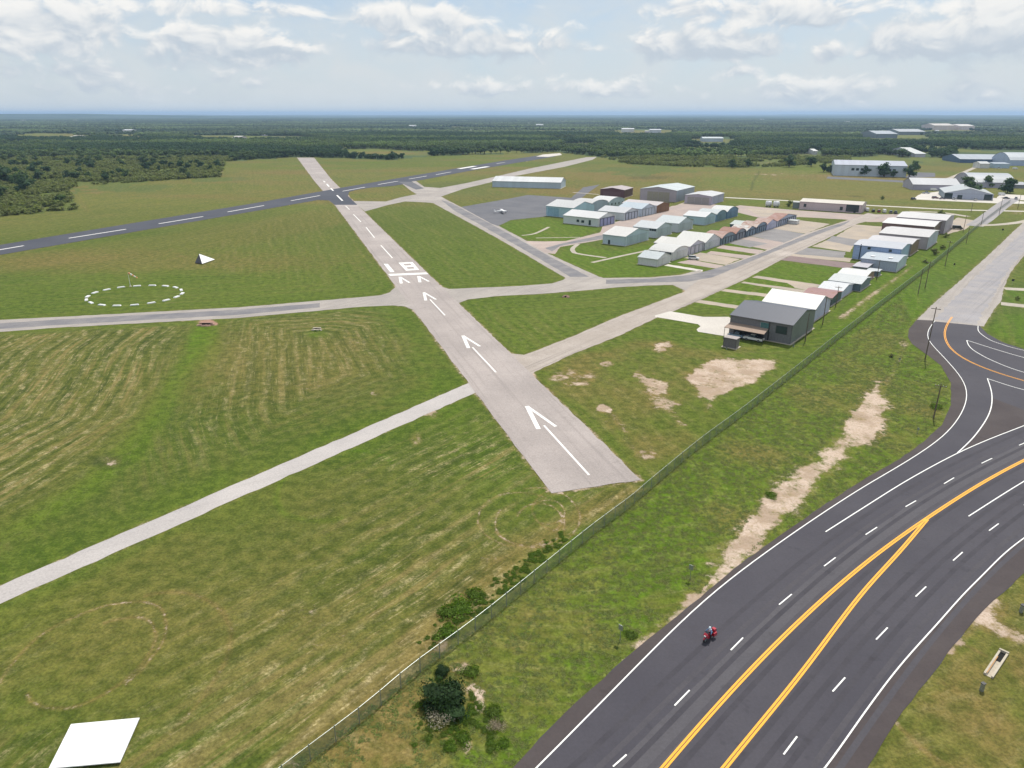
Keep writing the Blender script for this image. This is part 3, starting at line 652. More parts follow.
sheet('highway_shoulder', [(470,812),(514,767),(564.5,713.5),(637,648.5),(700,598),(733,569.4),(778,537),(820,508),(866,478),(900,459),(923.4,442),(942,425),(951,405),(951,383),(941,365.5),(928,355.5),(912,344),(908,337),(909,329),(917,319.8),(935,320.7)]+EL[::-1][1:], Z*3+.005, M['hwshoulder'], hw, jit=.05)
sheet('highway_shoulder', ER[:-1]+[(1100,490),(1100,525),(1024,573),(983,611),(953,646),(903,711),(868,767),(842,812)], Z*3+.005, M['hwshoulder'], hw, jit=.05)
sheet('gore_area', [(992,398),(1024,410),(1024,425),(990,438.5),(962,450.5),(975,437),(986,421)], Z*3+.005, M['hwshoulder'], hw, jit=.0)
sheet('turn_lane', [(560,818),(616,767),(681,700),(736,646),(785,600),(829,562),(871,531),(910,504),(948,481),(986,461),(1024,443),(1024,459),(989,477),(957.8,496),(925,519),(893,539),(855.5,569),(818,604),(768,655),(732,687),(662,767),(620,815)], Z*3+.005, M['hwlane'], hw, jit=.05)
ZM = Z*3+.012
_ln = [0]
def line(nm, px, w, mt='white', off=0., par=None, z=None, smooth=True):
    _ln[0] += 1     # every line lies a hair above the one before, so that none share a plane
    strip(nm, px, w, ZM+.0012*_ln[0] if z is None else z, M[mt], hw if par is None else par, off, smooth)
M['track'] = paving('wheel_worn_asphalt', (.050, .047, .058), (.064, .060, .072), .3, None, .6, crack=False)
M['track2'] = paving('pale_wheel_track', (.068, .064, .076), (.080, .075, .086), .3, None, .6, crack=False)
D1L = [(560,816),(620,761),(682,698),(737,644),(785,600),(829.7,562),(871,531),(910.7,504),(949,481),(986.8,461),(1024,443),(1090,412)]
D2L = [(735,818),(790,746),(838.7,685),(881.7,634),(921,592),(957.7,557),(993.7,527.5),(1029,502),(1100,462)]
for k_, (L_, o_) in enumerate(((D1L, -.95), (D1L, -2.75), (D1L, .95), (D1L, 2.7), (D1L, 4.6), (D2L, .95), (D2L, 2.7), (D2L, -.95), (D2L, -2.7), (D2L, 4.6))):
    strip('wheel_track', L_, .62, Z*3+.0075+.0003*k_, M['track' if k_ % 3 else 'track2'], hw, -o_)
line('edge_line', EL, .16); line('edge_line', ER, .16)
line('lane_line', [(825.5,532),(864,507.5),(908,480),(954.6,454.7),(990,439),(1024,425.8),(1120,388)], .18)
line('lane_line', [(957.5,453),(973.4,437.5),(986,420),(991,408),(992,397),(990.5,388),(987.3,378.5)], .2)
line('lane_line', [(987.3,378.7),(1024,390),(1100,408)], .2)
line('lane_line', [(966.7,340.4),(1024,357.7),(1100,375)], .2); line('lane_line', [(966.7,340.4),(969,346),(976,352),(993,361),(1024,372.5),(1100,392)], .2)
line('edge_line', [(978,326),(979,332),(989,339.5),(1002,344.5),(1024,350.5),(1100,366)], .18)
line('lane_line', [(968.5,516.5),(1024,481.5),(1100,437)], .18)
for s_ in (-.165, .165):
    line('yellow_line', [(952,317),(945.5,327),(944,335),(948,347),(962,359),(984,369),(1024,381.5),(1100,400)], .16, 'yellow', s_)
    line('yellow_line', [(1100,424),(1024,460),(989,478),(957.8,497),(925.5,520),(893,540),(855.5,570),(817,602.8),(768,650.5),(732,687.5),(697,727),(663,767),(624,815)], .25, 'yellow', s_)
    line('yellow_line', [(927,519.5),(921,526),(910,540),(893,560),(863,591),(803,672),(768,714.7),(724.5,767.5),(688,814)], .25, 'yellow', s_)
for a, b_ in (((613,767),(626.5,755)),((674.5,706),(689.5,690.5)),((730.7,650.5),(743,638)),((779,605),(791.7,594.5)),((824,566.5),(835.5,557.8)),((865.5,535),(877,527.5)),((905.5,507),(916,501)),((944,484),(954,478)),((981.5,463.6),(992,458.6)),((1019,445.6),(1030,440.8)),
    ((989,531),(998.5,524)),((953,561),(962.5,552.5)),((915.5,597),(926,587)),((876,640),(887.5,628)),((832.5,692),(845,678)),((783.5,755),(797,737)),((1024,505.5),(1034,499))):
    line('lane_dash', [a, b_], .17, smooth=False)
# runway paint
ZR = Z*5+.006
def rpoly(nm, px, mt='whiteworn', z=ZR): sheet(nm, px, z, M[mt], runway, step=50, jit=0)
def bar(nm, a, b_, w, par=None, z=ZR, mt='whiteworn'): strip(nm, [a, b_], w, z, M[mt], runway if par is None else par, 0, False)
rpoly('threshold_bar', [(388.2,274.2),(426.2,272.6),(428.4,274.2),(390,275.9)])
rpoly('runway_number', [(383.8,264),(387.8,264),(394.5,272),(390.2,272.2)])
eight = [(398.5,262.8),(412.5,262.2),(419.2,269.9),(406,270.8)]
def q8(u, v):  # bilinear inside the figure eight
    a, b_, c, d = [Vector(P2(*e)) for e in eight]; return tuple(a.lerp(b_, u).lerp(d.lerp(c, u), v))
for (u0, u1, v0, v1) in ((0,.24,0,1),(.76,1,0,1),(.24,.76,0,.17),(.24,.76,.41,.59),(.24,.76,.83,1)):
    sheet_w('runway_number', [q8(u0, v0), q8(u1, v0), q8(u1, v1), q8(u0, v1)], ZR, M['whiteworn'], runway, 50, 0)
for ap, l, r_ in (((400,277),(401.3,283.6),(409.5,282.8)),((418.6,276.2),(420,282.4),(429,281.6))):
    bar('chevron', ap, l, 1.1); bar('chevron', ap, r_, .8, z=ZR+.003)
for ap, l, r_, s0, s1, w in (((424,292.6),(425.8,300.6),(436,299.6),(430,299.6),(445,315.5),1.), ((463,335.8),(468.5,348.2),(480,346.5),(472.5,347.5),(496,372.5),1.), ((527,406.4),(538.5,429.2),(555.8,426.7),(544,425.6),(589,475.2),1.)):
    bar('arrow_head', ap, l, .95*w); bar('arrow_head', ap, r_, .7*w, z=ZR+.003); bar('arrow_shaft', s0, s1, .42*w)
for a, b_ in (((380.8,245.3),(392.5,258.2)),((366,227.3),(374.5,237.8)),((353.4,214.4),(361,222)),((345.6,206),(349.5,209.6))): bar('centreline_dash', a, b_, .5)
for a, b_ in (((337,195.3),(342.5,200.8)),((330.8,188.3),(333.2,190.8)),((326.8,184),(329,186.7)),((323.6,181),(325,182.3))): bar('centreline_dash', a, b_, 1.3, blue, Z*6+.006)
bar('joint_line', (313.6,180), (332,180), .8, runway, ZR)
for a, b_ in (((-60,260),(23.8,245.8)),((68.8,238.3),(126,229.3)),((158.8,223.8),(203,216.6)),((227.5,212),(264,205.6)),((291,200.8),(320,195.6)),((342.5,191.3),(365,187.2)),((378,184.6),(398,181.2)),((409,179),(426.7,176.1)),((436,174.7),(451,172)),((496.7,163.7),(505,162.4))):
    bar('centreline_dash', a, b_, 1.3, blue, Z*6+.006)
bar('aiming_mark', (459,168.8), (475,166.2), 6, blue, Z*6+.006); bar('aiming_mark', (472,169.2), (488,166.6), 6, blue, Z*6+.006)
sheet('runway', [(536,156.6),(543,154.5),(560,153.2),(562,155),(548,157)], Z*7, M['white_conc'])

# ------------------------------------------------------------------ hangars and other buildings
GRID = R(38.4)
U0 = Vector((math.cos(-GRID), math.sin(-GRID)))     # along the front wall, towards the right and the camera
V0 = Vector((math.sin(GRID), math.cos(GRID)))       # away along the hangar lane
matcache = {}
RGN = 'industrial buildings beyond the country road'
def sheetmat(c, rust=0., axis=0, kind=''):
    k = (c, rust, axis)
    if k not in matcache: matcache[k] = metal_sheet('sheet_metal', c, rust, axis)
    return matcache[k]
def solve_len(B, d, xt, lo=1., hi=140.):
    f = lambda L: proj((B.x+d.x*L, B.y+d.y*L, 0))[0]
    inc = f(hi) > f(lo)
    for _ in range(40):
        m_ = (lo+hi)/2
        if (f(m_) < xt) == inc: lo = m_
        else: hi = m_
    return (lo+hi)/2
WHITE = (.62, .64, .64); PALEBLUE = (.50, .57, .62); BLUEW = (.30, .40, .50)
def building(name, label, B, ax, cx, hpx, rise=.11, ridge='u', arch=False, wall=WHITE, roof=(.66, .67, .68), rust=0., side=None, wrust=0.,
             uaz=None, group='metal hangars of the airfield', cat='hangar', doors=1, wins=(), over=.35, doorc=None, eave_m=None, vents=0, doorside='r', fdoor=None, skyl=0, Lm=None):
    """B: photo pixel of the nearest bottom corner, ax: pixel column of the front wall's other end, cx: pixel column of the right wall's far end"""
    Bw = P(*B)
    if uaz is None: u, v = U0, V0
    else: v = Vector((math.sin(R(uaz)), math.cos(R(uaz)))); u = Vector((v.y, -v.x))
    W = solve_len(Bw, -u, ax); L = Lm if Lm else solve_len(Bw, v, cx)
    h = eave_m if eave_m else height_at(B[0], B[1], hpx)
    root = empty(name, (Bw.x, Bw.y, 0), math.atan2(u.y, u.x), label, cat, group)
    # local frame: x from -W to 0 along the front wall, y from 0 to L going back
    span = L if ridge == 'u' else W; rh = rise*span
    n = 10 if arch else 2
    prof = []
    for i in range(n+1):
        t = i/n
        prof.append((t*span, h+(rh*math.sin(math.pi*t)**.8 if arch else rh*(1-abs(2*t-1)))))
    tint = (1.44, 1.32, 1.46)
    if sum(wall) > 1.0: wall = tuple(min(.80, c*k) for c, k in zip(wall, tint))
    if side and sum(side) > 1.0: side = tuple(min(.80, c*k) for c, k in zip(side, tint))
    roof = tuple(c*(.70 if group == RGN else .86) for c in roof)
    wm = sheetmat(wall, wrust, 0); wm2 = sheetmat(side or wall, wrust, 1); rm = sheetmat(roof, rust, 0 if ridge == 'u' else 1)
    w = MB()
    if ridge == 'u':
        for X_, mi in ((0, 1), (-W, 1)):
            pts = [(X_, 0, 0), (X_, L, 0)]+[(X_, y_, z_) for y_, z_ in reversed(prof)]
            w.poly(pts if X_ == 0 else pts[::-1], mi)
        w.poly([(-W, 0, 0), (0, 0, 0), (0, 0, h), (-W, 0, h)], 0); w.poly([(0, L, 0), (-W, L, 0), (-W, L, h), (0, L, h)], 0)
    else:
        for Y_, mi in ((0, 0), (L, 0)):
            pts = [(-W, Y_, 0), (0, Y_, 0)]+[(-W+x_, Y_, z_) for x_, z_ in reversed(prof)]
            w.poly(pts if Y_ == 0 else pts[::-1], mi)
        w.poly([(0, 0, 0), (0, L, 0), (0, L, h), (0, 0, h)], 1); w.poly([(-W, L, 0), (-W, 0, 0), (-W, 0, h), (-W, L, h)], 1)
    # concrete foot
    wo = w.build('wall', [wm, wm2], root)
    r_ = MB(); th = .14; o_ = over
    pr = [(prof[0][0]-o_, prof[0][1]-o_*(rise*2 if not arch else .3))]+prof[1:-1]+[(prof[-1][0]+o_, prof[-1][1]-o_*(rise*2 if not arch else .3))]
    a0, a1 = (-W-o_, o_) if ridge == 'u' else (-o_, L+o_)
    for i in range(len(pr)-1):
        (s0, z0_), (s1, z1_) = pr[i], pr[i+1]
        def pt(a, s_, z_): return (a, s_, z_) if ridge == 'u' else (-W+s_, a, z_)
        T = [pt(a0, s0, z0_+th), pt(a1, s0, z0_+th), pt(a1, s1, z1_+th), pt(a0, s1, z1_+th)]
        Bm = [pt(a0, s0, z0_+.02), pt(a1, s0, z0_+.02), pt(a1, s1, z1_+.02), pt(a0, s1, z1_+.02)]
        if ridge != 'u': T = T[::-1]; Bm = Bm[::-1]
        r_.poly(T); r_.poly(Bm[::-1])
        for k_ in range(4):
            if (k_ in (1, 3)) or (k_ == 0 and i == 0) or (k_ == 2 and i == len(pr)-2) or ridge != 'u':
                j_ = (k_+1) % 4; r_.poly([Bm[k_], Bm[j_], T[j_], T[k_]])
    ro = r_.build('roof', rm, root)
    for k_ in range(skyl):
        q = MB(); xx = -W*(.25+.5*k_/max(1, skyl-1)); yy = L*.22; q.box((xx, yy, h+rh*.44+th+.12), (1.6, 1.6, .2)); q.build('roof_vent', M['whitepanel'], ro)
    # doors on the wall that faces the lane
    dc = sheetmat(doorc if doorc else tuple(min(1, c*.86) for c in (side or wall)), 0., 1)
    fr = M['steel']
    if doors:
        d_ = MB(); dh = h*.88; dw = L*.84; y0 = L*.08
        k_ = max(2, int(dw/3.2))
        for i in range(k_):
            ya = y0+dw*i/k_; yb = y0+dw*(i+1)/k_
            d_.box((.05+.05*(i % 2), (ya+yb)/2, dh/2), (.08, yb-ya-.14, dh))
        d_.box((.07, y0+dw/2, dh+.14), (.18, dw+.3, .22)); do = d_.build('door', dc, root)
        if doors > 1:
            f_ = MB()
            for i in range(k_+1): f_.box((.24, y0+dw*i/k_, dh/2+.1), (.16, .22, dh+.2))
            f_.box((.24, y0+dw/2, dh+.3), (.17, dw+.22, .2))
            f_.build('door_frame', fr if doors == 2 else M['blackpaint'], root)
    if fdoor is not None:     # big door in the front wall
        d_ = MB(); x0_, x1_, dh = fdoor; k_ = max(2, int((x1_-x0_)*W/4))
        for i in range(k_):
            xa = -W+W*(x0_+(x1_-x0_)*i/k_); xb = -W+W*(x0_+(x1_-x0_)*(i+1)/k_)
            d_.box(((xa+xb)/2, -.05-.05*(i % 2), h*dh/2), (xb-xa-.2, .08, h*dh))
        d_.build('door', sheetmat(doorc or (.4, .37, .34), 0., 0), root)
    for (xf, zf, ww, hh, kind) in wins:      # position along the front wall (0 left..1 right), height as part of the eave
        xc = -W+W*xf; q = MB(); q.box((xc, -.03, zf*h), (ww+.2, .10, hh+.2)); f_ = q.build('window' if kind != 'door' else 'entrance_door', sheetmat((.5, .5, .5), 0, 0) if kind == 'teal' else M['blackpaint'], root)
        q = MB(); q.box((xc, -.09, zf*h), (ww, .04, hh)); q.build('pane', M['tealglass'] if kind == 'teal' else M['glass'], f_)
    # corner trim and gutter on the front
    t_ = MB(); t_.box((0.0, -.04, h/2), (.22, .08, h-.05)); t_.box((-W, -.04, h/2), (.22, .08, h-.05)); t_.box((-W/2, -.05, h-.1), (W, .06, .2))
    if ridge == 'u': t_.box((-W/2, -over-.06, h-over*rise*2+.03), (W+2*over, .14, .16))
    t_.build('trim', sheetmat(tuple(c*.75 for c in wall), 0, 0), root)
    s_ = MB(); s_.box((-W/2, L/2, .06), (W+.9, L+.9, .12)); s_.build('foundation', M['concrete'], root)
    return root, W, L, h, u, v

HG = 'sheet metal hangars in rows along the hangar lanes'
def H(label, *a, **k): k.setdefault('group', HG); return building('hangar', label, *a, **k)
WB = (.50, .60, .68); WB2 = (.56, .62, .66)
# row nearest the middle taxiway (front row)
H('low pale blue hangar standing nearest the taxiway at the near end of its row', (657,266.9), 638, 670, 7.6, wall=WB2, roof=(.60,.66,.68), rise=.16)
H('white hangar with five small front windows just behind the lowest pale hangar', (672,260.9), 649, 687.5, 8.6, wall=(.55,.6,.68), roof=(.72,.72,.70), rise=.10, arch=True, wins=tuple((.48+.105*i, .8, .9, 1., 'w') for i in range(5)))
H('white roofed hangar with grey walls beside the parked white car', (689,255), 654, 703, 8.4, wall=(.5,.52,.55), roof=(.74,.73,.70), rise=.13, doors=2)
H('wide white roofed hangar next to the faded red roofs', (704.5,250.2), 675, 719.5, 7.6, wall=(.5,.56,.62), roof=(.74,.74,.71), rise=.17)
H('hangar with faded pinkish red roof and blue gable wall', (721,245.2), 703, 734, 6.8, wall=(.26,.34,.40), roof=(.45,.27,.22), rust=.35, rise=.12, arch=True, doors=3)
H('hangar with bright rust red arched roof', (735,240.5), 718, 745, 6.6, wall=(.26,.30,.36), roof=(.34,.12,.075), rust=.6, rise=.14, arch=True, doors=3)
H('blue walled hangar with half white and half rusty roof', (745.5,237.3), 729, 755.5, 6.2, wall=(.24,.33,.43), roof=(.62,.60,.58), rust=.4, rise=.13, doors=3)
H('small dark blue walled shed with pale green roof behind the rusty row', (741,229.2), 730, 750, 4.2, wall=(.09,.15,.23), roof=(.55,.60,.58), rise=.1, doors=0, cat='shed')
H('blue arched hangar with paired doors in the middle of the rusty row', (755.5,233.8), 740, 766, 6.4, wall=(.23,.33,.44), roof=(.50,.38,.33), rust=.45, rise=.12, arch=True, doors=3)
H('pale blue hangar under a reddish grey roof past the paired doors', (766,230.6), 752, 776, 6., wall=(.36,.42,.52), roof=(.42,.26,.22), rust=.4, rise=.13)
H('long rust streaked hangar at the far end of the rusty row', (776.5,227.2), 764, 796, 6., wall=(.30,.38,.45), roof=(.42,.22,.18), rust=.55, rise=.07, doors=3)
building('storage_trailer', 'small white box trailer beside the far rusty hangar', (796.3,224.6), 787.3, 799, 3.6, rise=.02, wall=(.62,.68,.70), roof=(.7,.73,.73), doors=0, cat='trailer', group=None)
# middle row
H('tall white roofed hangar with small dark door, near end of the middle row', (625,246.3), 602.8, 648.4, 9.6, wall=(.42,.55,.63), roof=(.78,.76,.74), rise=.11, wins=((.28,.22,.9,2.1,'door'),))
H('pale hangar with three dark squares under its eave, second in the middle row', (656,238.2), 633, 671.5, 9.4, wall=(.47,.56,.66), roof=(.66,.69,.72), rise=.13, wins=((.74,.86,1,1.1,'w'),(.84,.86,1,1.1,'w'),(.94,.86,1,1.1,'w')))
H('pale blue hangar with light grey roof, third in the middle row', (678,232.6), 655, 692.5, 9., wall=(.48,.56,.66), roof=(.62,.68,.70), rise=.14)
H('white roofed hangar with turquoise walls, fourth in the middle row', (704.5,225.4), 683, 715, 8.2, wall=(.38,.54,.62), roof=(.76,.77,.78), rise=.13)
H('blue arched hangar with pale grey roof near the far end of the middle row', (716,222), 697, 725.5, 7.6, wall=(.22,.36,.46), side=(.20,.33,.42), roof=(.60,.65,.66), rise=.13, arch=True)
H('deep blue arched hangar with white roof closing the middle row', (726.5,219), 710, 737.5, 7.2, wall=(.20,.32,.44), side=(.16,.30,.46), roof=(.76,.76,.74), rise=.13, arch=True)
# back rows
H('white hangar with a tall pale blue door wall facing the aircraft apron', (573.2,218.6), 546.2, 594, 10.4, wall=(.36,.54,.64), roof=(.70,.70,.70), rise=.12, fdoor=(.04,.48,.85), doorc=(.32,.52,.64), doors=0)
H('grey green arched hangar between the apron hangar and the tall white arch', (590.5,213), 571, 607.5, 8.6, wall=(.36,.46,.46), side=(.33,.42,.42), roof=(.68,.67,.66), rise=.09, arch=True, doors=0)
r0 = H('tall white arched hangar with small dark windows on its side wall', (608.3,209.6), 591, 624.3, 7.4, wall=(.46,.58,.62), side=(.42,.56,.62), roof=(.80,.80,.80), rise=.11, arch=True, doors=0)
q = MB()
for k in range(4): q = MB(); q.box((.05, r0[2]*(.2+.22*k), r0[3]*.65), (.1, 1.1, 1.3)); q.build('window', M['glass'], r0[0])
pass
H('long white hangar with two dark windows and a door facing the grass', (598.2,227), 563.4, 615, 8.3, wall=(.52,.60,.70), roof=(.80,.80,.80), rise=.13, doors=3, doorc=(.35,.38,.6), wins=((.42,.5,1.5,1.2,'w'),(.56,.47,1.7,1.2,'w'),(.76,.42,1.3,2.6,'door')))
H('pale hangar with blue door frames behind the long white one', (624,220.6), 598, 638, 7.6, wall=(.48,.56,.68), roof=(.66,.67,.70), rise=.13, doors=3, doorc=(.50,.55,.66))
H('light blue roofed hangar in the middle of the back row', (641,216.8), 618, 655, 7.8, wall=(.42,.52,.64), roof=(.55,.64,.72), rise=.13, doors=2)
H('hangar with rusty brown end wall and pinkish white roof', (656.4,213.4), 622, 669, 7.8, wall=(.55,.57,.60), side=(.24,.12,.05), roof=(.66,.60,.60), rise=.08, wrust=0, doorc=(.22,.11,.05))
H('long low white hangar standing alone beyond the aircraft apron', (560.5,188.8), 492.5, 565.6, 6.2, uaz=15, wall=(.40,.52,.64), roof=(.80,.81,.82), rise=.14, doors=0)
H('maroon hangar with a pinkish roof behind the back row', (624,198.2), 600.2, 632.6, 8., uaz=26, ridge='v', wall=(.17,.085,.10), side=(.13,.065,.08), roof=(.52,.44,.44), rise=.07, doors=0, fdoor=(.12,.86,.7), doorc=(.2,.11,.13))
H('big grey hangar with a wide tan sliding door', (675.8,202.2), 639.8, 693.8, 11.4, uaz=33, ridge='v', wall=(.36,.34,.35), side=(.30,.36,.38), roof=(.62,.68,.70), rise=.07, doors=0, fdoor=(.2,.82,.82), doorc=(.42,.37,.31))
H('flat grey hangar right of the big one with the tan door', (711,205), 684.4, 723.4, 8.4, uaz=33, ridge='v', wall=(.38,.37,.39), side=(.36,.38,.46), roof=(.66,.66,.68), rise=.06, doors=0, fdoor=(.1,.92,.85), doorc=(.40,.37,.36))
# long terminal shed
t0 = H('long tan flat building with two dark windows and a wide dark entrance', (860.7,213.4), 799, 865.4, 8.2, uaz=33, wall=(.47,.42,.40), roof=(.72,.66,.58), rise=.06, doors=0, wins=((.09,.55,1.5,1.8,'w'),(.685,.45,1.6,2.,'w'),(.86,.55,7.5,4.2,'w'),(.90,.3,1.2,3.,'door')))
H('small green grey shed at the left end of the long tan building', (798.5,208.6), 792.5, 800.5, 6., uaz=33, wall=(.25,.30,.30), roof=(.55,.58,.56), rise=.04, doors=0, cat='shed')
# row beside the perimeter fence
H('farthest large white roofed hangar of the fence row', (943,233.8), 894.5, 951.8, 13.2, wall=(.35,.33,.33), side=(.36,.37,.38), roof=(.72,.70,.70), rise=.045, doors=0)
H('brown walled hangar with bright white roof in the fence row', (931.5,238.6), 880.8, 940.5, 11.6, wall=(.22,.14,.13), side=(.25,.17,.14), roof=(.80,.78,.77), rise=.045, doors=0)
H('cream walled hangar with a pale roof and open dark doorway in the fence row', (926,249.6), 877.5, 936.5, 12.2, wall=(.36,.36,.35), side=(.42,.48,.52), roof=(.68,.66,.66), rise=.045, doors=0)
H('hangar with tan end wall half hidden behind the tall blue one', (909.3,256), 866, 917.5, 11.6, wall=(.34,.30,.29), side=(.30,.20,.14), roof=(.66,.64,.66), rise=.05, doors=0)
H('tall blue walled hangar with white trim and dark wall lamps in the fence row', (898.5,264), 852, 907.5, 14.6, wall=(.26,.38,.52), side=(.30,.44,.54), roof=(.58,.60,.66), rise=.05, doors=0, wins=((.33,.86,1.,.8,'w'),(.78,.84,1.,.8,'w'),(.15,.5,.2,7,'w')))
H('ribbed pale blue hangar with two roof vents beside the tall blue one', (895.5,272.2), 859.8, 905.6, 10., wall=(.34,.41,.46), side=(.42,.54,.58), roof=(.52,.58,.64), rise=.05, doors=0, skyl=2)
H('small flat roofed shed at the foot of the ribbed pale blue hangar', (877.5,276.8), 866.5, 880.5, 5.2, wall=(.20,.26,.30), roof=(.66,.69,.72), rise=.02, doors=0, cat='shed')
H('low lean-to shed with lilac grey roof behind the small flat shed', (866,273.2), 852.5, 873.5, 5.4, wall=(.30,.31,.34), roof=(.58,.56,.62), rise=.03, doors=0, cat='shed')
H('bright white roofed low hangar with a pink end wall', (864.5,283.4), 837, 873.6, 6.2, wall=(.30,.32,.34), side=(.40,.26,.22), roof=(.80,.80,.79), rise=.07, doors=0)
H('low hangar with slate blue walls and white grey roof', (859.4,291.6), 828, 869.6, 7.4, wall=(.18,.24,.30), side=(.20,.25,.32), roof=(.66,.69,.70), rise=.07, doors=0)
H('small white roofed hangar next to the red roof', (840.4,298.8), 817, 852, 7., wall=(.40,.47,.55), roof=(.72,.74,.77), rise=.08, doors=0)
H('dark walled hangar with a dusty red roof', (830.3,306.4), 802, 840.6, 8.2, wall=(.10,.11,.13), side=(.08,.12,.15), roof=(.36,.17,.16), rust=.15, rise=.07, doors=0)
H('big bright white roofed hangar behind the dark grey one', (812.5,322.2), 761, 829, 12., wall=(.42,.46,.52), side=(.40,.45,.54), roof=(.82,.81,.78), rise=.16, doors=0)
gh, GW, GL, Gh, gu, gv = H('dark grey hangar with a brown awning and two vehicles under it', (789.8,344.8), 729.2, 812.8, 19.6, wall=(.20,.20,.215), side=(.21,.23,.235), roof=(.055,.068,.108), rise=.105, doors=0,
   wins=((.577,.68,2.6,2.4,'teal'),(.84,.66,2.9,2.0,'w')))
# awning of the grey hangar (fixed to its wall)
aw = MB(); ax0, ax1 = -GW*1.0, -GW*.36; ad = 4.4
aw.poly([(ax0,-.02,Gh*.60),(ax1,-.02,Gh*.60),(ax1+.3,-ad,Gh*.50),(ax0,-ad,Gh*.50)][::-1]); aw.poly([(ax0,-.02,Gh*.60+.12),(ax1,-.02,Gh*.60+.12),(ax1+.3,-ad,Gh*.50+.12),(ax0,-ad,Gh*.50+.12)])
aw.poly([(ax0,-ad,Gh*.50),(ax1+.3,-ad,Gh*.50),(ax1+.3,-ad,Gh*.50+.12),(ax0,-ad,Gh*.50+.12)]); awo = aw.build('awning', simple('brown_awning', (.30,.22,.17), .8), gh)
for xx in (ax0+.15, (ax0+ax1)/2, ax1+.1):
    p_ = MB(); p_.tube((xx, -ad+.15, 0), (xx, -ad+.15, Gh*.50), .07); p_.build('awning_post', M['blackpaint'], awo)
p_ = MB(); p_.box((-GW*.355, -.07, Gh*.5), (.35, .14, Gh-.1)); p_.build('corner_panel', M['blackpaint'], gh)
for xx in (-GW*.68,):
    p_ = MB(); p_.box((xx, -.06, 1.6), (GW*.5, .1, 3.1)); p_.build('garage_door', M['blackpaint'], gh)
# far buildings on the right
RG = RGN
def RB(label, *a, **k): return building(k.pop('name', 'warehouse'), label, *a, cat=k.pop('cat', 'building'), group=RG, **k)
RB('huge white industrial hall behind a row of dark trees', (905.5,177.4), 833.5, 910.8, 11.2, uaz=20, Lm=62, wall=(.44,.54,.66), roof=(.58,.62,.74), rise=.05, doors=0, wins=tuple((.26+.065*i, .62, 2.6, 2.2, 'w') for i in (0,1,2,3))+tuple((.65+.06*i, .6, 2.6, 2.2, 'w') for i in (0,1,2,3)))
RB('long low grey warehouse with pale roof by the concrete yard', (959.5,191), 912.2, 962.5, 5.6, uaz=14, Lm=32, wall=(.33,.34,.38), roof=(.60,.62,.66), rise=.13, doors=0)
RB('pale gabled workshop with blue end walls and cars parked in front', (992.3,200.6), 944, 1001, 6., uaz=24, Lm=40, ridge='v', wall=(.36,.42,.46), side=(.20,.28,.34), roof=(.66,.70,.72), rise=.12, doors=0, wins=((.08,.5,5,4,'w'),(.9,.5,5,4,'w'),(.32,.35,3,3,'w')))
RB('arched grey roofed hall behind the gabled workshop', (1014,188.4), 970, 1019, 5.4, uaz=14, Lm=45, wall=(.34,.36,.40), roof=(.56,.60,.66), rise=.14, arch=True, doors=0)
RB('small grey shed right of the arched hall', (1026,188.6), 1014, 1028, 3.6, uaz=14, Lm=20, wall=(.3,.31,.35), roof=(.55,.57,.63), rise=.08, doors=0, name='shed')
RB('very long blue walled shed in front of the dark forest', (1007,163.4), 959.5, 1011, 3.8, uaz=10, Lm=60, wall=(.10,.17,.30), roof=(.48,.54,.62), rise=.08, doors=0)
RB('small white hut left of the blue yard', (989,168.4), 979.6, 991, 4.6, uaz=10, Lm=20, wall=(.60,.64,.68), roof=(.7,.72,.74), rise=.1, doors=0, name='shed')
RB('light blue container block in the blue yard', (1009,168.4), 993.5, 1011, 4.4, uaz=10, Lm=30, wall=(.36,.50,.68), roof=(.50,.58,.68), rise=.03, doors=0, name='shed')
RB('round roofed white blue hall at the right edge of the blue yard', (1034,166), 1009, 1040, 5.6, uaz=10, Lm=50, wall=(.34,.44,.60), roof=(.60,.66,.72), rise=.16, arch=True, doors=0)
FG = 'small pale buildings scattered in the far woods'
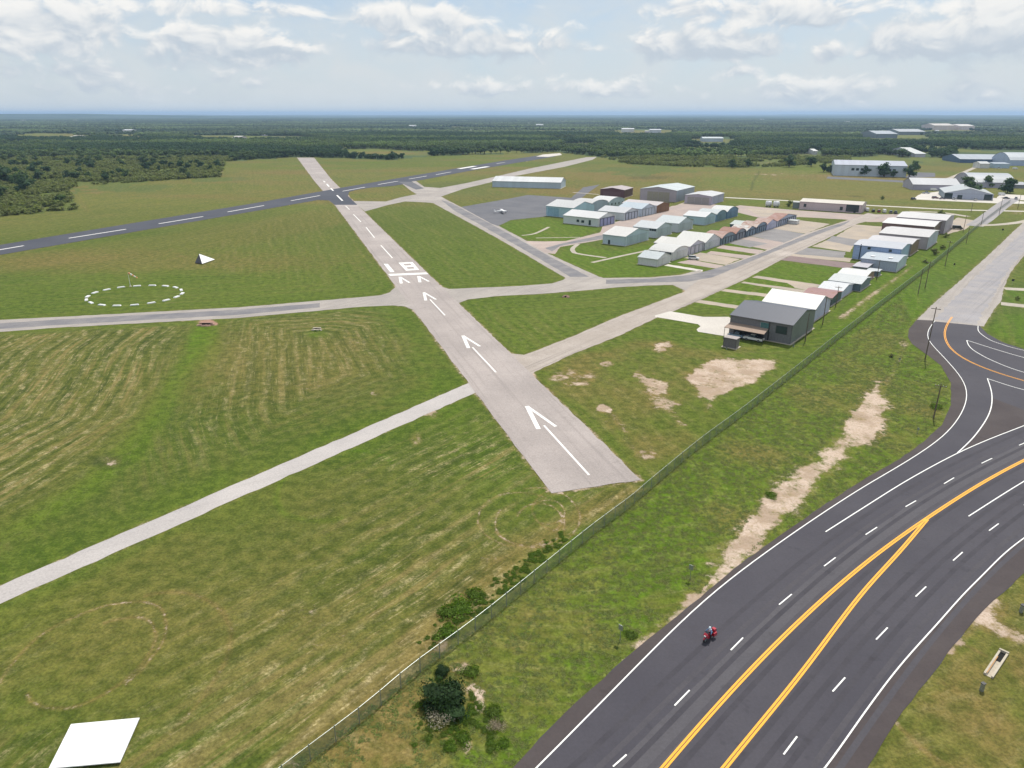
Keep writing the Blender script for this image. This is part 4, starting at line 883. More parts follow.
for i, (bx, by, ax_, cx_, hp, wc, rc, lab) in enumerate((
    (79,140.2,71,80.5,2.6,(.6,.58,.54),(.7,.68,.64),'pale farm shed in the left clearing of the far woods'),
    (131,133.5,123,132.5,2.4,(.6,.62,.64),(.75,.76,.78),'bright white farm building beyond the left clearings'),
    (240,140.8,233,241.5,2.6,(.55,.5,.46),(.68,.62,.58),'cream farmhouse in the long clearing left of the runway end'),
    (723,141.8,703,725,2.6,(.42,.52,.58),(.62,.68,.7),'long white shed in the woods above the hangar rows'),
    (897,138.4,876,899,3.6,(.22,.26,.30),(.40,.45,.5),'wide grey roofed plant in the woods on the right'),
    (925,135,899,927,2.4,(.25,.28,.30),(.42,.45,.48),'low grey plant extension reaching into the right woods'),
    (954,130,934,956,3.6,(.60,.50,.42),(.66,.6,.54),'tan factory block on the right near the horizon'),
    (974,130,959,976,3.,(.58,.53,.48),(.68,.64,.6),'cream factory block right of the tan one near the horizon'),
    (634,132.3,622,635.5,2.4,(.6,.64,.66),(.78,.8,.82),'white buildings at the left of the far cluster in the middle'),
    (661,132.8,650,662.5,2.,(.5,.56,.6),(.66,.7,.74),'dull white building at the right of the far cluster in the middle'),
    (817,154.6,813.5,818,2.4,(.6,.6,.6),(.75,.75,.75),'tiny white house in the woods above the tan building'),
    (925,157.2,915,926.5,2.2,(.5,.54,.56),(.68,.7,.7),'small pale house row in the dark woods behind the grey warehouse'),
    (415,128.6,409,416,2.,(.6,.62,.64),(.74,.76,.78),'white speck of a house in the woods right of the runway end'),
    (543,127.6,536,544,2.,(.6,.62,.64),(.74,.76,.78),'white house near the horizon above the long low hangar'))):
    building('far_building', lab, (bx, by), ax_, cx_, hp+(.9 if by < 150 else 1.2), uaz=4, Lm=40+70*(bx > 860), wall=wc, roof=rc, rise=.06, doors=0, cat='building', group=FG, over=1.)

for (hx, hy, hw) in ((8,150,3),(20,121.5,5),(73,121.5,4),(96,128.3,4),(112,129.2,3),(150,131.5,3),(176,130,3),(203,127,3),(262,136,4),(470,131.5,3),(478,132,3),(494,132.2,3),(528,124.5,4),(560,122.8,6),(600,132.5,3),(645,132.5,4),(672,132,4),(760,120.5,4),(845,123,5),(880,144,4),(936,132,3),(998,128.5,4),(1012,125,4),(705,122,5),(585,130.4,3),(345,130,3)):
    building('far_house', 'tiny pale house roof lost in the far woods', (hx+hw, hy), hx, hx+hw+.4, 1.3, uaz=4, Lm=14, wall=(.5,.52,.52), roof=(.72,.73,.74), rise=.1, doors=0, cat='house', group='tiny pale houses lost in the far woods', over=.6)

# ------------------------------------------------------------------ trees, bushes, woods
def leafmat(name, c1, c2, c3, sc_=.5, cloud_shade=False):
    m_, N, b = newmat(name); tc = N.new('ShaderNodeTexCoord').outputs['Object']
    oi = N.new('ShaderNodeObjectInfo')
    n = N.noise(tc, sc_, 4, .7); g = N.new('ShaderNodeNewGeometry')
    c = N.mix(N.ramp(n, .35, .65), c1, c2)
    c = N.mix(N.m('MULTIPLY', oi.outputs['Random'], .8), c, c3)
    if not cloud_shade: c1 = c1; k_big = 0.
    else: k_big = 1.
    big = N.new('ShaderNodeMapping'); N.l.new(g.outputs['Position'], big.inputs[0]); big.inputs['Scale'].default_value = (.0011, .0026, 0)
    bn = N.noise(big.outputs[0], 1, 4, .6)       # bands of cloud shade painted into the leaf colour, lighter woods between
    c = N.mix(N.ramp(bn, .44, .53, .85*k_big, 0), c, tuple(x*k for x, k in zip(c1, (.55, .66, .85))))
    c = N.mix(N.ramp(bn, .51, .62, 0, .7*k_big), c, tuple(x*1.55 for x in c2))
    w = N.new('ShaderNodeTexWhiteNoise', noise_dimensions='1D'); N.l.new(g.outputs['Random Per Island'], w.inputs['W'])
    v = N.ramp(w.outputs['Value'], 0, 1, .65, 1.35); cb = N.new('ShaderNodeCombineColor')
    for i in range(3): N.l.new(v, cb.inputs[i])
    c = N.mix(1, c, cb.outputs[0], 'MULTIPLY')
    N.l.new(c, b.inputs['Base Color']); b.inputs['Roughness'].default_value = .8; b.inputs['Specular IOR Level'].default_value = .2
    tl = N.new('ShaderNodeBsdfTranslucent'); N.l.new(N.mix(1, c, (1.25, 1.35, .7), 'MULTIPLY'), tl.inputs['Color'])
    mx = N.new('ShaderNodeMixShader'); mx.inputs[0].default_value = .42; N.l.new(b.outputs[0], mx.inputs[1]); N.l.new(tl.outputs[0], mx.inputs[2]); N.l.new(mx.outputs[0], N.n['Material Output'].inputs[0])
    return m_
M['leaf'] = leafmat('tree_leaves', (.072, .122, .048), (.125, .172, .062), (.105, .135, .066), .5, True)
M['scrub'] = leafmat('scrub_leaves', (.17, .21, .065), (.25, .27, .10), (.20, .21, .10))
M['juniper'] = leafmat('juniper_leaves', (.022, .055, .018), (.045, .088, .028), (.032, .062, .022), 1.5)
M['weed'] = leafmat('weed_leaves', (.10, .18, .02), (.14, .22, .035), (.12, .17, .035), 1.5)
M['greybrush'] = leafmat('grey_brush', (.26, .28, .22), (.38, .36, .29), (.34, .27, .21), 1.5)
M['bark'] = simple('tree_bark', (.10, .075, .05), .95)
def tree_mesh(name, w, h, seed, leaf, nl=260, ls=.7, lobes=6, trunk=.22, core=True):
    """uneven crown: leaf clumps through a cluster of lobes, over a tapered trunk with limbs"""
    r = random.Random(seed); b = MB()
    lb = []
    for i in range(lobes):
        a = r.uniform(0, 6.28); d = r.uniform(.1, .33)*w; z = h*r.uniform(trunk+.18, .82)
        lb.append((math.cos(a)*d, math.sin(a)*d, z, w*r.uniform(.17, .29), h*r.uniform(.14, .24)))
    lb.append((0, 0, h*.8, w*.2, h*.19)); lb.append((0, 0, h*.5, w*.3, h*.26))
    b.tube((0, 0, -.1), (r.uniform(-.1, .1)*w*.3, 0, h*.5), .035*h+.05, .015*h+.03, 6, 1)
    for x, y, z, rx, rz in lb[:4]: b.tube((0, 0, h*(trunk+.02)), (x, y, z), .016*h+.03, .01*h, 5, 1, False)
    if core:
        for x, y, z, rx, rz in lb:     # dense inner foliage, roughly faceted
            bm = bmesh.new(); bmesh.ops.create_icosphere(bm, subdivisions=1, radius=1)
            k = len(b.v)
            for v in bm.verts:
                q = 1+r.uniform(-.3, .12); b.v.append((x+v.co.x*rx*.8*q, y+v.co.y*rx*.8*q, z+v.co.z*rz*.8*q))
            for f in bm.faces: b.f.append(tuple(k+v.index for v in f.verts)); b.mi.append(0)
            bm.free()
    for i in range(nl):
        x, y, z, rx, rz = lb[r.randrange(len(lb))]
        d = Vector((r.gauss(0, 1), r.gauss(0, 1), r.gauss(.25, 1))).normalized(); q = r.uniform(.75, 1.18)
        c = Vector((x+d.x*rx*q, y+d.y*rx*q, max(.1*h, z+d.z*rz*q))); s_ = ls*r.uniform(.5, 1.2)
        t = d.orthogonal().normalized(); t = Matrix.Rotation(r.uniform(0, 6.28), 3, d) @ t; u = d.cross(t)
        t = t*s_+d*r.uniform(-.4, .4)*s_; u = u*s_+d*r.uniform(-.4, .4)*s_
        b.poly([c-t*.5-u*.3, c+t*.5-u*.3, c+t*.35+u*.45, c-t*.3+u*.4])
    return b.mesh(name, [leaf, M['bark']])
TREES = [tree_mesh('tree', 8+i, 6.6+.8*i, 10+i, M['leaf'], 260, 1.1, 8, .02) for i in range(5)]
SCRUB = [tree_mesh('scrub_bush', 4.4+.5*i, 2.6+.3*i, 40+i, M['scrub'], 110, .7, 5, .03) for i in range(5)]
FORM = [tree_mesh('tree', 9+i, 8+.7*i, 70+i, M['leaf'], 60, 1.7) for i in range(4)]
def patch_mesh(seed):
    r = random.Random(seed); b = MB()
    for k in range(42):
        x, y = r.uniform(-38, 38), r.uniform(-38, 38); R_ = r.uniform(3.5, 6.5); H_ = r.uniform(5.5, 9.5)
        bm = bmesh.new(); bmesh.ops.create_icosphere(bm, subdivisions=1, radius=1); q0 = len(b.v)
        for v in bm.verts:
            q = 1+r.uniform(-.25, .15); b.v.append((x+v.co.x*R_*q, y+v.co.y*R_*q, H_*.55+v.co.z*H_*.48*q))
        for f in bm.faces: b.f.append(tuple(q0+v.index for v in f.verts)); b.mi.append(0)
        bm.free()
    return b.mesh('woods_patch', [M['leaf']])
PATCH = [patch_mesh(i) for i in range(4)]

def scatter(name, pts, scales, meshes, label, cat):
    """one countless mass: instances of a few plants on a cloud of points"""
    me = bpy.data.meshes.new(name); me.from_pydata([tuple(p) for p in pts], [], [])
    a = me.attributes.new('scl', 'FLOAT', 'POINT'); a.data.foreach_set('value', np.array(scales, np.float32))
    o = obj(name, me); tag(o, label, cat, None, 'stuff')
    g = bpy.data.node_groups.new(name, 'GeometryNodeTree')
    g.interface.new_socket('Geometry', in_out='INPUT', socket_type='NodeSocketGeometry'); g.interface.new_socket('Geometry', in_out='OUTPUT', socket_type='NodeSocketGeometry')
    gi = g.nodes.new('NodeGroupInput'); go = g.nodes.new('NodeGroupOutput'); inst = g.nodes.new('GeometryNodeInstanceOnPoints'); jn = g.nodes.new('GeometryNodeJoinGeometry')
    for k, m_ in enumerate(meshes):
        p = bpy.data.objects.new(m_.name, m_)          # lives only inside the node tree, never linked to the scene
        oi = g.nodes.new('GeometryNodeObjectInfo'); oi.inputs['Object'].default_value = p; oi.inputs['As Instance'].default_value = True
        g.links.new(oi.outputs['Geometry'], jn.inputs[0])
    inst.inputs['Pick Instance'].default_value = True
    g.links.new(gi.outputs[0], inst.inputs['Points']); g.links.new(jn.outputs[0], inst.inputs['Instance'])
    ri = g.nodes.new('FunctionNodeRandomValue'); ri.data_type = 'INT'; ri.inputs['Min'].default_value = 0; ri.inputs['Max'].default_value = len(meshes)-1
    g.links.new(ri.outputs['Value'], inst.inputs['Instance Index'])
    rr = g.nodes.new('FunctionNodeRandomValue'); rr.data_type = 'FLOAT_VECTOR'; rr.inputs['Max'].default_value = (0, 0, 6.283)
    g.links.new(rr.outputs['Value'], inst.inputs['Rotation'])
    at = g.nodes.new('GeometryNodeInputNamedAttribute'); at.data_type = 'FLOAT'; at.inputs['Name'].default_value = 'scl'
    g.links.new(at.outputs['Attribute'], inst.inputs['Scale'])
    g.links.new(inst.outputs[0], go.inputs[0])
    md = o.modifiers.new('scatter', 'NODES'); md.node_group = g
    return o
def clear_of(px, py, X, Y, pad=0):
    ok = np.ones(len(px), bool)
    for c in CLEAR:
        c = np.array(c)+0.; lo = c.copy(); k = 900/np.clip(c[:, 1].mean()-113.6, 8, 50)/22; lo[:, 1] += .6+.06*(c[:, 1].mean()-113.6)
        ok &= ~(inside(px, py, c) | inside(px, py, lo))
    return ok
BIGB = [[(822,160),(920,160),(920,180),(822,180)],[(955,150),(1050,150),(1050,172),(955,172)],[(870,130),(932,131),(930,139.5),(870,139.5)],[(700,137),(730,137),(730,142.5),(700,142.5)],[(930,124),(980,124),(985,131),(928,131)],[(618,129),(668,129),(668,133.4),(618,133.4)],[(810,151),(822,151),(822,156),(810,156)],[(912,154),(930,154),(930,158.4),(912,158.4)]]
def grow(kind):
    """tree positions of the woods within the forest outline"""
    if kind == 'mid': d0, d1, sp = 380, 2300, 8.6
    else: d0, d1, sp = 2300, 9500, 0
    if kind == 'mid':
        xs = np.arange(-2400, 2400, sp); ys = np.arange(300, 2350, sp); X, Y = np.meshgrid(xs, ys); X = X.ravel(); Y = Y.ravel()
    else:
        xs = np.arange(-9000, 9000, 64.); ys = np.arange(2000, 9500, 64.); X, Y = np.meshgrid(xs, ys); X = X.ravel(); Y = Y.ravel()
    X = X+rng.uniform(-.42, .42, len(X))*(sp or 40); Y = Y+rng.uniform(-.42, .42, len(X))*(sp or 40)
    D = np.hypot(X, Y); az = np.degrees(np.arctan2(X, Y)); px, py = proj_np(X, Y)
    q = npoly(FOREST_EDGE); far_q = np.vstack([q, [[60000, 90000], [-60000, 90000]]])
    ok = inside(X, Y, far_q) & (D > d0) & (D < d1) & (np.abs(az) < 44) & clear_of(px, py, X, Y)
    for c in BIGB: c = np.array(c)+0.; c[c[:, 1] > c[:, 1].mean(), 1] += 1.2+.10*(c[:, 1].mean()-113.6); ok &= ~inside(px, py, c)
    gaps = fbm(X/150+3, Y/210+8, 4)
    if kind == 'mid': ok &= gaps > .315
    else: ok &= fbm(X/420+61, Y/900+18, 4) > .33
    return X[ok], Y[ok], D[ok], px[ok], py[ok]
X, Y, D, px, py = grow('mid')
in_scrub = lambda px, py: ((px < 232) & (py > 157.5)) | ((px > 590) & (px < 850) & (py > 157)) | ((px > 1040) & (py > 170))
scr = in_scrub(px, py); idx_t = np.where(~scr | ((rng.random(len(X)) < .05) & (px < 300)))[0]
def grove(XYD, idx, meshes, name, label, cat, group, mass_label, n=300, s0=(.75, 1.25), smeshes=None):
    X, Y, D = XYD; order = idx[np.argsort(D[idx])]; near_, rest = order[:n], order[n:]
    for k, i in enumerate(near_):
        s_ = random.uniform(*s0)
        o = bpy.data.objects.new(name, meshes[k % len(meshes)]); col.objects.link(o)
        o.location = (X[i], Y[i], 0); o.rotation_euler = (0, 0, random.uniform(0, 6.28)); o.scale = (s_, s_, s_*random.uniform(.85, 1.1))
        tag(o, label, cat, group)
    scatter(name+'_mass', [(X[i], Y[i], 0) for i in rest], rng.uniform(*s0, len(rest)), smeshes or meshes, mass_label, cat)
sx = np.arange(-1400, 1400, 3.9); sy = np.arange(330, 1150, 3.9); SX, SY = np.meshgrid(sx, sy); SX = SX.ravel()+rng.uniform(-1.8, 1.8, SX.size); SY = SY.ravel()+rng.uniform(-1.8, 1.8, SY.size)
spx, spy = proj_np(SX, SY); okS = in_scrub(spx, spy) & inside(SX, SY, npoly(FOREST_EDGE+[(3000,118),(-3000,118)])) & (fbm(SX/26+5, SY/26, 3) > .42) & (spx > -150) & (spx < 1150)
SX, SY = SX[okS], SY[okS]
grove((SX, SY, np.hypot(SX, SY)), np.arange(len(SX)), SCRUB, 'scrub_bush', 'light olive scrub bush growing in the thicket at the edge of the airfield grass', 'bush', 'scrub bushes at the edge of the airfield', 'light olive scrub thicket spreading behind the nearest bushes')
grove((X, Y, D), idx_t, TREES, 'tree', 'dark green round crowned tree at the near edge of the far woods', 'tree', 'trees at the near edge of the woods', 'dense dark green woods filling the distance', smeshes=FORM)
X2, Y2, D2_, px2, py2 = grow('far')
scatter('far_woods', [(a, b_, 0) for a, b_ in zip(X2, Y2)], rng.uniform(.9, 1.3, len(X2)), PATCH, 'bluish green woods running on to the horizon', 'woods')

def plant(name, label, px_, mesh, s=1., cat='tree', group=None, sz=None):
    o = bpy.data.objects.new(name, mesh); col.objects.link(o); v = P(*px_); o.location = v; o.scale = (s, s, sz or s); o.rotation_euler = (0, 0, random.uniform(0, 6.28))
    return tag(o, label, cat, group)
for (a, b_, s_, lab) in ((823.5,172,1.05,'round dark tree farthest left of the huge industrial hall'),(830,172.3,1.2,'round dark tree at the left corner of the huge industrial hall'),(843,174,1.35,'tall dark tree before the left part of the huge industrial hall'),
    (853,175.5,.8,'low dark tree between the two left trees of the huge industrial hall'),(864.5,176.3,1.15,'dark tree before the middle of the huge industrial hall'),(884,177,1.5,'biggest dark tree before the right part of the huge industrial hall'),
    (893,177.5,.8,'small tree right of the biggest one before the industrial hall'),(909,177.5,1.3,'dark tree at the right corner of the huge industrial hall'),(915,170,1.5,'tall tree behind the right corner of the huge industrial hall'),(789,167,1.5,'big round dark tree alone at the edge of the right woods'),
    (811,166.5,1.5,'second big round tree at the edge of the right woods'),(732,168,1.3,'dark round tree in the light scrub above the hangars'),(748,167,1.1,'smaller dark tree in the light scrub above the hangars'),
    (969,197.5,1.35,'dark green tree in front of the gabled workshop'),(975,196.3,.9,'small reddish tinted tree beside the dark one at the gabled workshop'),(1007,193,1.5,'broad green tree at the right end of the arched hall'),(987,187.5,1.3,'green tree before the arched grey roofed hall'),
    (1000,186.5,1.0,'small tree before the right half of the arched hall'),(966,187,1.2,'dark tree between the long grey warehouse and the arched hall'),(24,186,1.4,'large dark tree standing in the scrub at the left edge'),(4,184,1.7,'largest dark tree at the left edge of the picture'),(25,165,1.3,'dark tree standing in the upper part of the left scrub')):
    plant('tree', lab, (a, b_), TREES[int(a) % 5], s_)
for (a, b_, s_, lab) in ((940.5,215.2,1.3,'green bush between the farthest fence row hangar and the country road'),(789,206.5,1.1,'dark bush between the white tanks and the small green grey shed'),(882,199.5,.9,'lone bush in the pale field left of the concrete yard'),
    (946,237.5,.7,'low bright bush beside the fence near the farthest hangar'),(925,263,.6,'bright weedy bush at the fence behind the ribbed blue hangar'),(934,255,.8,'dark bush leaning on the fence behind the cream hangar'),(942,249,.7,'dark bush on the fence between the cream and brown hangars'),(891,357,.35,'small dark weed clump in the grass left of the road bend'),(1017,300,.45,'small bush at the edge of the driveway by the old road')):
    plant('bush', lab, (a, b_), SCRUB[int(a) % 5], s_, 'bush')
JUN = tree_mesh('juniper_bush', 6.0, 2.1, 5, M['juniper'], 3600, .24, 13, .0)
WEED = tree_mesh('weed_clump', 4.0, .6, 6, M['weed'], 1100, .2, 9, .0, core=False)
GREY = tree_mesh('grey_brush', 4.4, 1.1, 8, M['greybrush'], 1300, .17, 11, .0, core=False)
plant('juniper_bush', 'large dark green juniper bush just outside the fence', (448, 704), JUN, 1.0, 'bush')
plant('juniper_bush', 'narrow dark bush touching the fence above the large juniper', (443, 674), JUN, .36, 'bush')
plant('dry_brush', 'grey dead brush pile at the foot of the large juniper', (444, 720), GREY, .9, 'brush')
plant('dry_brush', 'smaller reddish grey brush right of the drainage dip', (497, 728), GREY, .5, 'brush')
for (a, b_, s_, lab) in ((494,716,.7,'bright green weed clump right of the bare dip'),(463,741,.6,'bright weed clump below the grey brush'),(452,745,.5,'dark weed clump at the lower left of the grey brush'),(501,745,.5,'low weed clump nearest the road below the dip'),(468,672,.7,'weed clump above the bare patches by the juniper'),
    (450,616,1.0,'green weed clump inside the fence above the juniper'),(462,606,1.1,'tallest green weed clump along the inside of the fence'),(474,598,.9,'green weed clump inside the fence, uppermost of its line'),(444,634,.9,'green weed clump inside the fence, lowest of its line'),
    (771,497,.7,'dark weed clump beside the middle of the sandy strip'),(935,408,.9,'weed clump around the foot of the road bend pole'),(630,634,.55,'dark weed clump beside the small road sign'),(317,331,.5,'weed clump spilling from the round drain')):
    plant('weed_clump', lab, (a, b_), WEED, s_, 'weeds')

# weed belt along the inside of the fence
bx_, by_ = [], []
for t_ in range(150):
    u_ = random.random(); q_ = Vector((432, 640)).lerp(Vector((566, 534)), u_); q_ += Vector((random.gauss(0, 7)*(1.15-u_*.7), random.gauss(0, 5)*(1.15-u_*.7)))
    bx_.append(tuple(P(*q_)))
for t_ in range(60): bx_.append(tuple(P(min(492, random.gauss(455, 20)), random.gauss(722, 18))))
scatter('weed_belt', bx_, rng.uniform(.12, .36, len(bx_)), [WEED], 'bright green weeds growing in a belt along the fence', 'weeds')
# rough grass tufts
def tuft_mesh(seed, mat):
    r = random.Random(seed); b = MB()
    for k in range(16):
        a = r.uniform(0, 6.28); x, y = r.gauss(0, .16), r.gauss(0, .16); h = r.uniform(.02, .06); w = r.uniform(.03, .06); l = r.uniform(.2, .4)
        c, s_ = math.cos(a), math.sin(a)
        b.poly([(x-s_*w, y+c*w, 0), (x+s_*w, y-c*w, 0), (x+c*l, y+s_*l, h)])
    return b.mesh('grass_tuft', [mat])
M['tuft'] = leafmat('tall_grass_blades', (.095, .15, .026), (.13, .18, .04), (.17, .165, .06), 3)
TUFT = [tuft_mesh(i, M['tuft']) for i in range(5)]
def scatter_poly(px_poly, n, seed, excl=None, thr=0.):
    q = npoly(px_poly); mn, mx = q.min(0), q.max(0); g = np.random.default_rng(seed)
    X = g.uniform(mn[0], mx[0], n*4); Y = g.uniform(mn[1], mx[1], n*4); ok = inside(X, Y, q) & (fbm(X/6+3, Y/6, 3) > thr)
    for e in (excl or []): ok &= ~inside(X, Y, npoly(e))
    return X[ok][:n], Y[ok][:n]
SANDX = [(700,600),(713,566),(731,545),(751,519),(778,488),(797,470),(817,457),(833,435),(848,420),(867,395),(882,381),(890,408),(874,437),(848,461),(817,490),(778,523),(740,562),(720,580)]
a1, b1 = scatter_poly([(300,772),(311,762),(416,680),(485,628),(588,544),(650,495),(740,422),(815,362),(900,297),(912,320),(905,332),(906,346),(927,359),(948,381),(948,403),(939,424),(921,440),(862,479),(776,537),(731,569),(698,597),(635,648),(562,713),(512,767),(480,800)], 16000, 3, [SANDX], .30)
scatter('tall_grass', [(p, q_, 0) for p, q_ in zip(a1, b1)], rng.uniform(.5, 1.35, len(a1)), TUFT, 'rough unmown grass between the fence and the highway', 'grass')

# ------------------------------------------------------------------ perimeter fence
def build_fence():
    pts = [Vector(P2(*p)) for p in FENCE]
    pts = smooth_line(pts, 4); seg = [0]
    for i in range(1, len(pts)): seg.append(seg[-1]+(pts[i]-pts[i-1]).length)
    def atd(s):
        for i in range(1, len(seg)):
            if s <= seg[i]: t = (s-seg[i-1])/(seg[i]-seg[i-1]+1e-9); return pts[i-1].lerp(pts[i], t)
        return pts[-1]
    Hf = 2.1; root = empty('chain_link_fence', (pts[0].x, pts[0].y, 0), 0, 'long grey green chain link fence between the airfield and the highway grass', 'fence')
    root.location = (0, 0, 0)
    m_ = bpy.data.materials.new('chain_link'); m_.use_nodes = True; N = NT(m_.node_tree); N.n.clear()
    out = N.new('ShaderNodeOutputMaterial'); d = N.new('ShaderNodeBsdfPrincipled'); tr = N.new('ShaderNodeBsdfTransparent'); mx = N.new('ShaderNodeMixShader')
    d.inputs['Base Color'].default_value = (.13, .18, .15, 1); d.inputs['Metallic'].default_value = .2; d.inputs['Roughness'].default_value = .5
    uv = N.new('ShaderNodeTexCoord').outputs['UV']; sp = N.new('ShaderNodeSeparateXYZ'); N.l.new(uv, sp.inputs[0])
    def wires(sgn):
        q = N.m('ADD', sp.outputs[0], N.m('MULTIPLY', sp.outputs[1], sgn)); q = N.m('FRACT', N.m('MULTIPLY', q, 1/.12)); return N.m('LESS_THAN', q, .24)
    w = N.m('MAXIMUM', wires(1), wires(-1)); N.l.new(w, mx.inputs[0]); N.l.new(tr.outputs[0], mx.inputs[1]); N.l.new(d.outputs[0], mx.inputs[2]); N.l.new(mx.outputs[0], out.inputs[0])
    b = MB(); uvs = []
    step = 3.05; n = int(seg[-1]/step); P_ = [atd(i*step) for i in range(n+1)]
    for i in range(n):
        a, c = P_[i], P_[i+1]; b.poly([(a.x, a.y, .05), (c.x, c.y, .05), (c.x, c.y, Hf), (a.x, a.y, Hf)]); uvs += [(i*step, 0), ((i+1)*step, 0), ((i+1)*step, Hf), (i*step, Hf)]
    o = b.build('mesh', m_, root); ul = o.data.uv_layers.new(name='UVMap')
    for k, u in enumerate(uvs): ul.data[k].uv = u
    t = MB()
    for i in range(n): t.tube((P_[i].x, P_[i].y, Hf), (P_[i+1].x, P_[i+1].y, Hf), .03, n=5, cap=False)
    t.build('top_rail', M['steel'], root)
    s = MB(); s.tube((0, 0, -.1), (0, 0, Hf+.08), .05, n=6); s.tube((0, 0, Hf+.05), (0, 0, Hf+.16), .07, .02, n=6); pm_ = s.mesh('post', M['steel'])
    for i in range(min(n+1, 100)):
        o = bpy.data.objects.new('post', pm_); col.objects.link(o); o.location = (P_[i].x, P_[i].y, 0); o.parent = root
    far = MB()
    for i in range(100, n+1): far.tube((P_[i].x, P_[i].y, 0), (P_[i].x, P_[i].y, Hf+.1), .05, n=5)
    if n > 100: o = far.build('post', M['steel'], root); o['kind'] = 'stuff'
    # weeds at the foot of the fence
    X_ = []; 
    for s_ in np.arange(0, min(seg[-1], 420), .33):
        p = atd(s_); X_.append((p.x+random.gauss(0, .35), p.y+random.gauss(0, .35), 0))
    scatter('fence_weeds', X_, rng.uniform(.6, 1.7, len(X_)), TUFT, 'uncut weeds along the foot of the chain link fence', 'weeds')
build_fence()

# ------------------------------------------------------------------ poles, signs, small things
def pole(base, top, label, arms=1, lean=0., kind='utility_pole', heading=38, r=.13):
    b = P(*base); lo, hi = 0, 30
    hpx = base[1]-top[1]; h = height_at(base[0], base[1], hpx)
    root = empty(kind, tuple(b), -R(heading), label, 'utility pole', 'utility poles along the hangar fence and the old road')
    s = MB(); s.tube((0, 0, -.1), (0, 0, h), r*1.15, r*.75, 8); s.build('shaft', M['wood'], root)
    for k in range(arms):
        a = MB(); z = h-.5-.9*k; a.box((0, .0, z), (2.2, .12, .14)); ao = a.build('crossarm', M['wood'], root)
        for x in (-.95, -.45, .45, .95):
            i_ = MB(); i_.tube((x, 0, z+.07), (x, 0, z+.27), .05, .035, 6); i_.build('insulator', M['whitepanel'], ao)
    return root
for k, (b_, t_, lab, ar) in enumerate((((822.5,324.5),(825.5,296.5),'pole at the gable corner of the big bright white hangar',0),((805,342),(808,313.5),'short dark pole beside the gable of the dark grey hangar',0),((835.5,307),(838,286),'pole between the red roof and the small white roof',1),
    ((876.5,279.5),(879,260),'pole in front of the ribbed pale blue hangar',0),((918,294),(921,269),'left pole of the close pair beside the fence',0),((925,288),(927.4,261.4),'right pole of the close pair beside the fence',1),((945,266),(950,241),'pole on the road side of the fence past the close pair',1),
    ((966,243.6),(967.2,228),'pole just outside the fence near the farthest hangar',1),((963,232),(964.2,215.5),'thin pole in the gravel yard behind the farthest hangar',0),((981,225),(982.4,211),'pole where the side road meets the old road',1),((999,214.5),(1001,197),'pole beside the side road near the country road',1),
    ((925,359.5),(934,307),'tall pole standing at the near edge of the road bend',1),((933.5,418),(939.5,384),'pole in the weeds inside the road bend',1),((1017.5,209),(1019,194),'farthest pole on the side road at the right edge',0),((971,212),(971.5,203),'small thin pole between the country road and the yard',0))):
    pole(b_, t_, lab, ar)
def sign(px_, h, label, w=.6, hh=.75, heading=38, back=True, cat='sign', c='steel'):
    b = P(*px_); root = empty('road_sign', tuple(b), -R(heading), label, cat)
    s = MB(); s.tube((0, 0, -.1), (0, 0, h), .04, n=6); s.build('post', M['steel'], root)
    p_ = MB(); p_.box((0, -.05, h-hh/2), (w, .03, hh)); p_.build('plate', M[c], root)
sign((620,641), 2.4, 'small grey backed sign in the grass beside the highway', heading=45); sign((690,579), 2.3, 'grey backed sign in the rough grass near the sandy strip', heading=40)
sign((953.6,268.5), 2.2, 'small dark sign in the grass between fence and old road', c='blackpaint'); sign((1002,233.6), 2.6, 'small dark sign near the far end of the grass triangle', .9, .9, c='blackpaint')
sign((1012,284.8), 2.2, 'short dark sign post beside the gravel driveway', .8, .8, c='blackpaint'); sign((917,435), 1.6, 'short marker sign near the weeds inside the bend', .4,.5)
sign((899,363), 1.4, 'low marker sign at the top of the sandy track', .5,.4)
# storm drain with sloped concrete apron, bottom right
def drain():
    a, b_, c, d = [P(*p) for p in ((984,675),(992,678),(1008,655),(999,651.3))]
    o_ = (a+b_+c+d)/4; ydir = ((c+d)/2-(a+b_)/2); L = ydir.length; ydir.normalize(); W_ = (b_-a).length
    root = empty('storm_drain', (o_.x, o_.y, 0), math.atan2(ydir.y, ydir.x)-math.pi/2, 'small sloped concrete storm drain with a dark square opening', 'storm drain')
    s = MB()
    for x in (-W_/2, W_/2): s.box((x, 0, .14), (.22, L, .28))
    s.box((0, L/2, .2), (W_+.22, .25, .4)); s.build('side_wall', M['concrete'], root)
    f = MB(); f.poly([(-W_/2, -L/2, .03), (W_/2, -L/2, .03), (W_/2, L*.12, .05), (-W_/2, L*.12, .05)]); f.build('apron_slab', M['concrete'], root)
    h_ = MB(); h_.poly([(-W_/2+.1, L*.12, .07), (W_/2-.1, L*.12, .07), (W_/2-.1, L/2-.12, .07), (-W_/2+.1, L/2-.12, .07)]); h_.build('opening', M['hole'], root)
    r_ = MB(); r_.box((-W_/2+.17, -L*.12, .3), (.07, L*.7, .06)); r_.build('rusty_edge', simple('rusty_edge', (.45, .20, .04)), root)
drain()
def meter(px_, label, s=1.):
    b = P(*px_); root = empty('utility_pedestal', tuple(b), 0, label, 'utility box')
    q = MB(); q.box((0, 0, .45*s), (.35*s, .3*s, .9*s), .4, top=.9); q.build('cabinet', M['steel'], root)
    q = MB(); q.box((0, 0, .93*s), (.42*s, .36*s, .07), .4); q.build('lid', M['blackpaint'], root)
meter((981.5,690.5), 'small dark utility box in the grass below the storm drain', 1.1); meter((1021,612), 'small box at the right edge of the dry grass', 1.2)
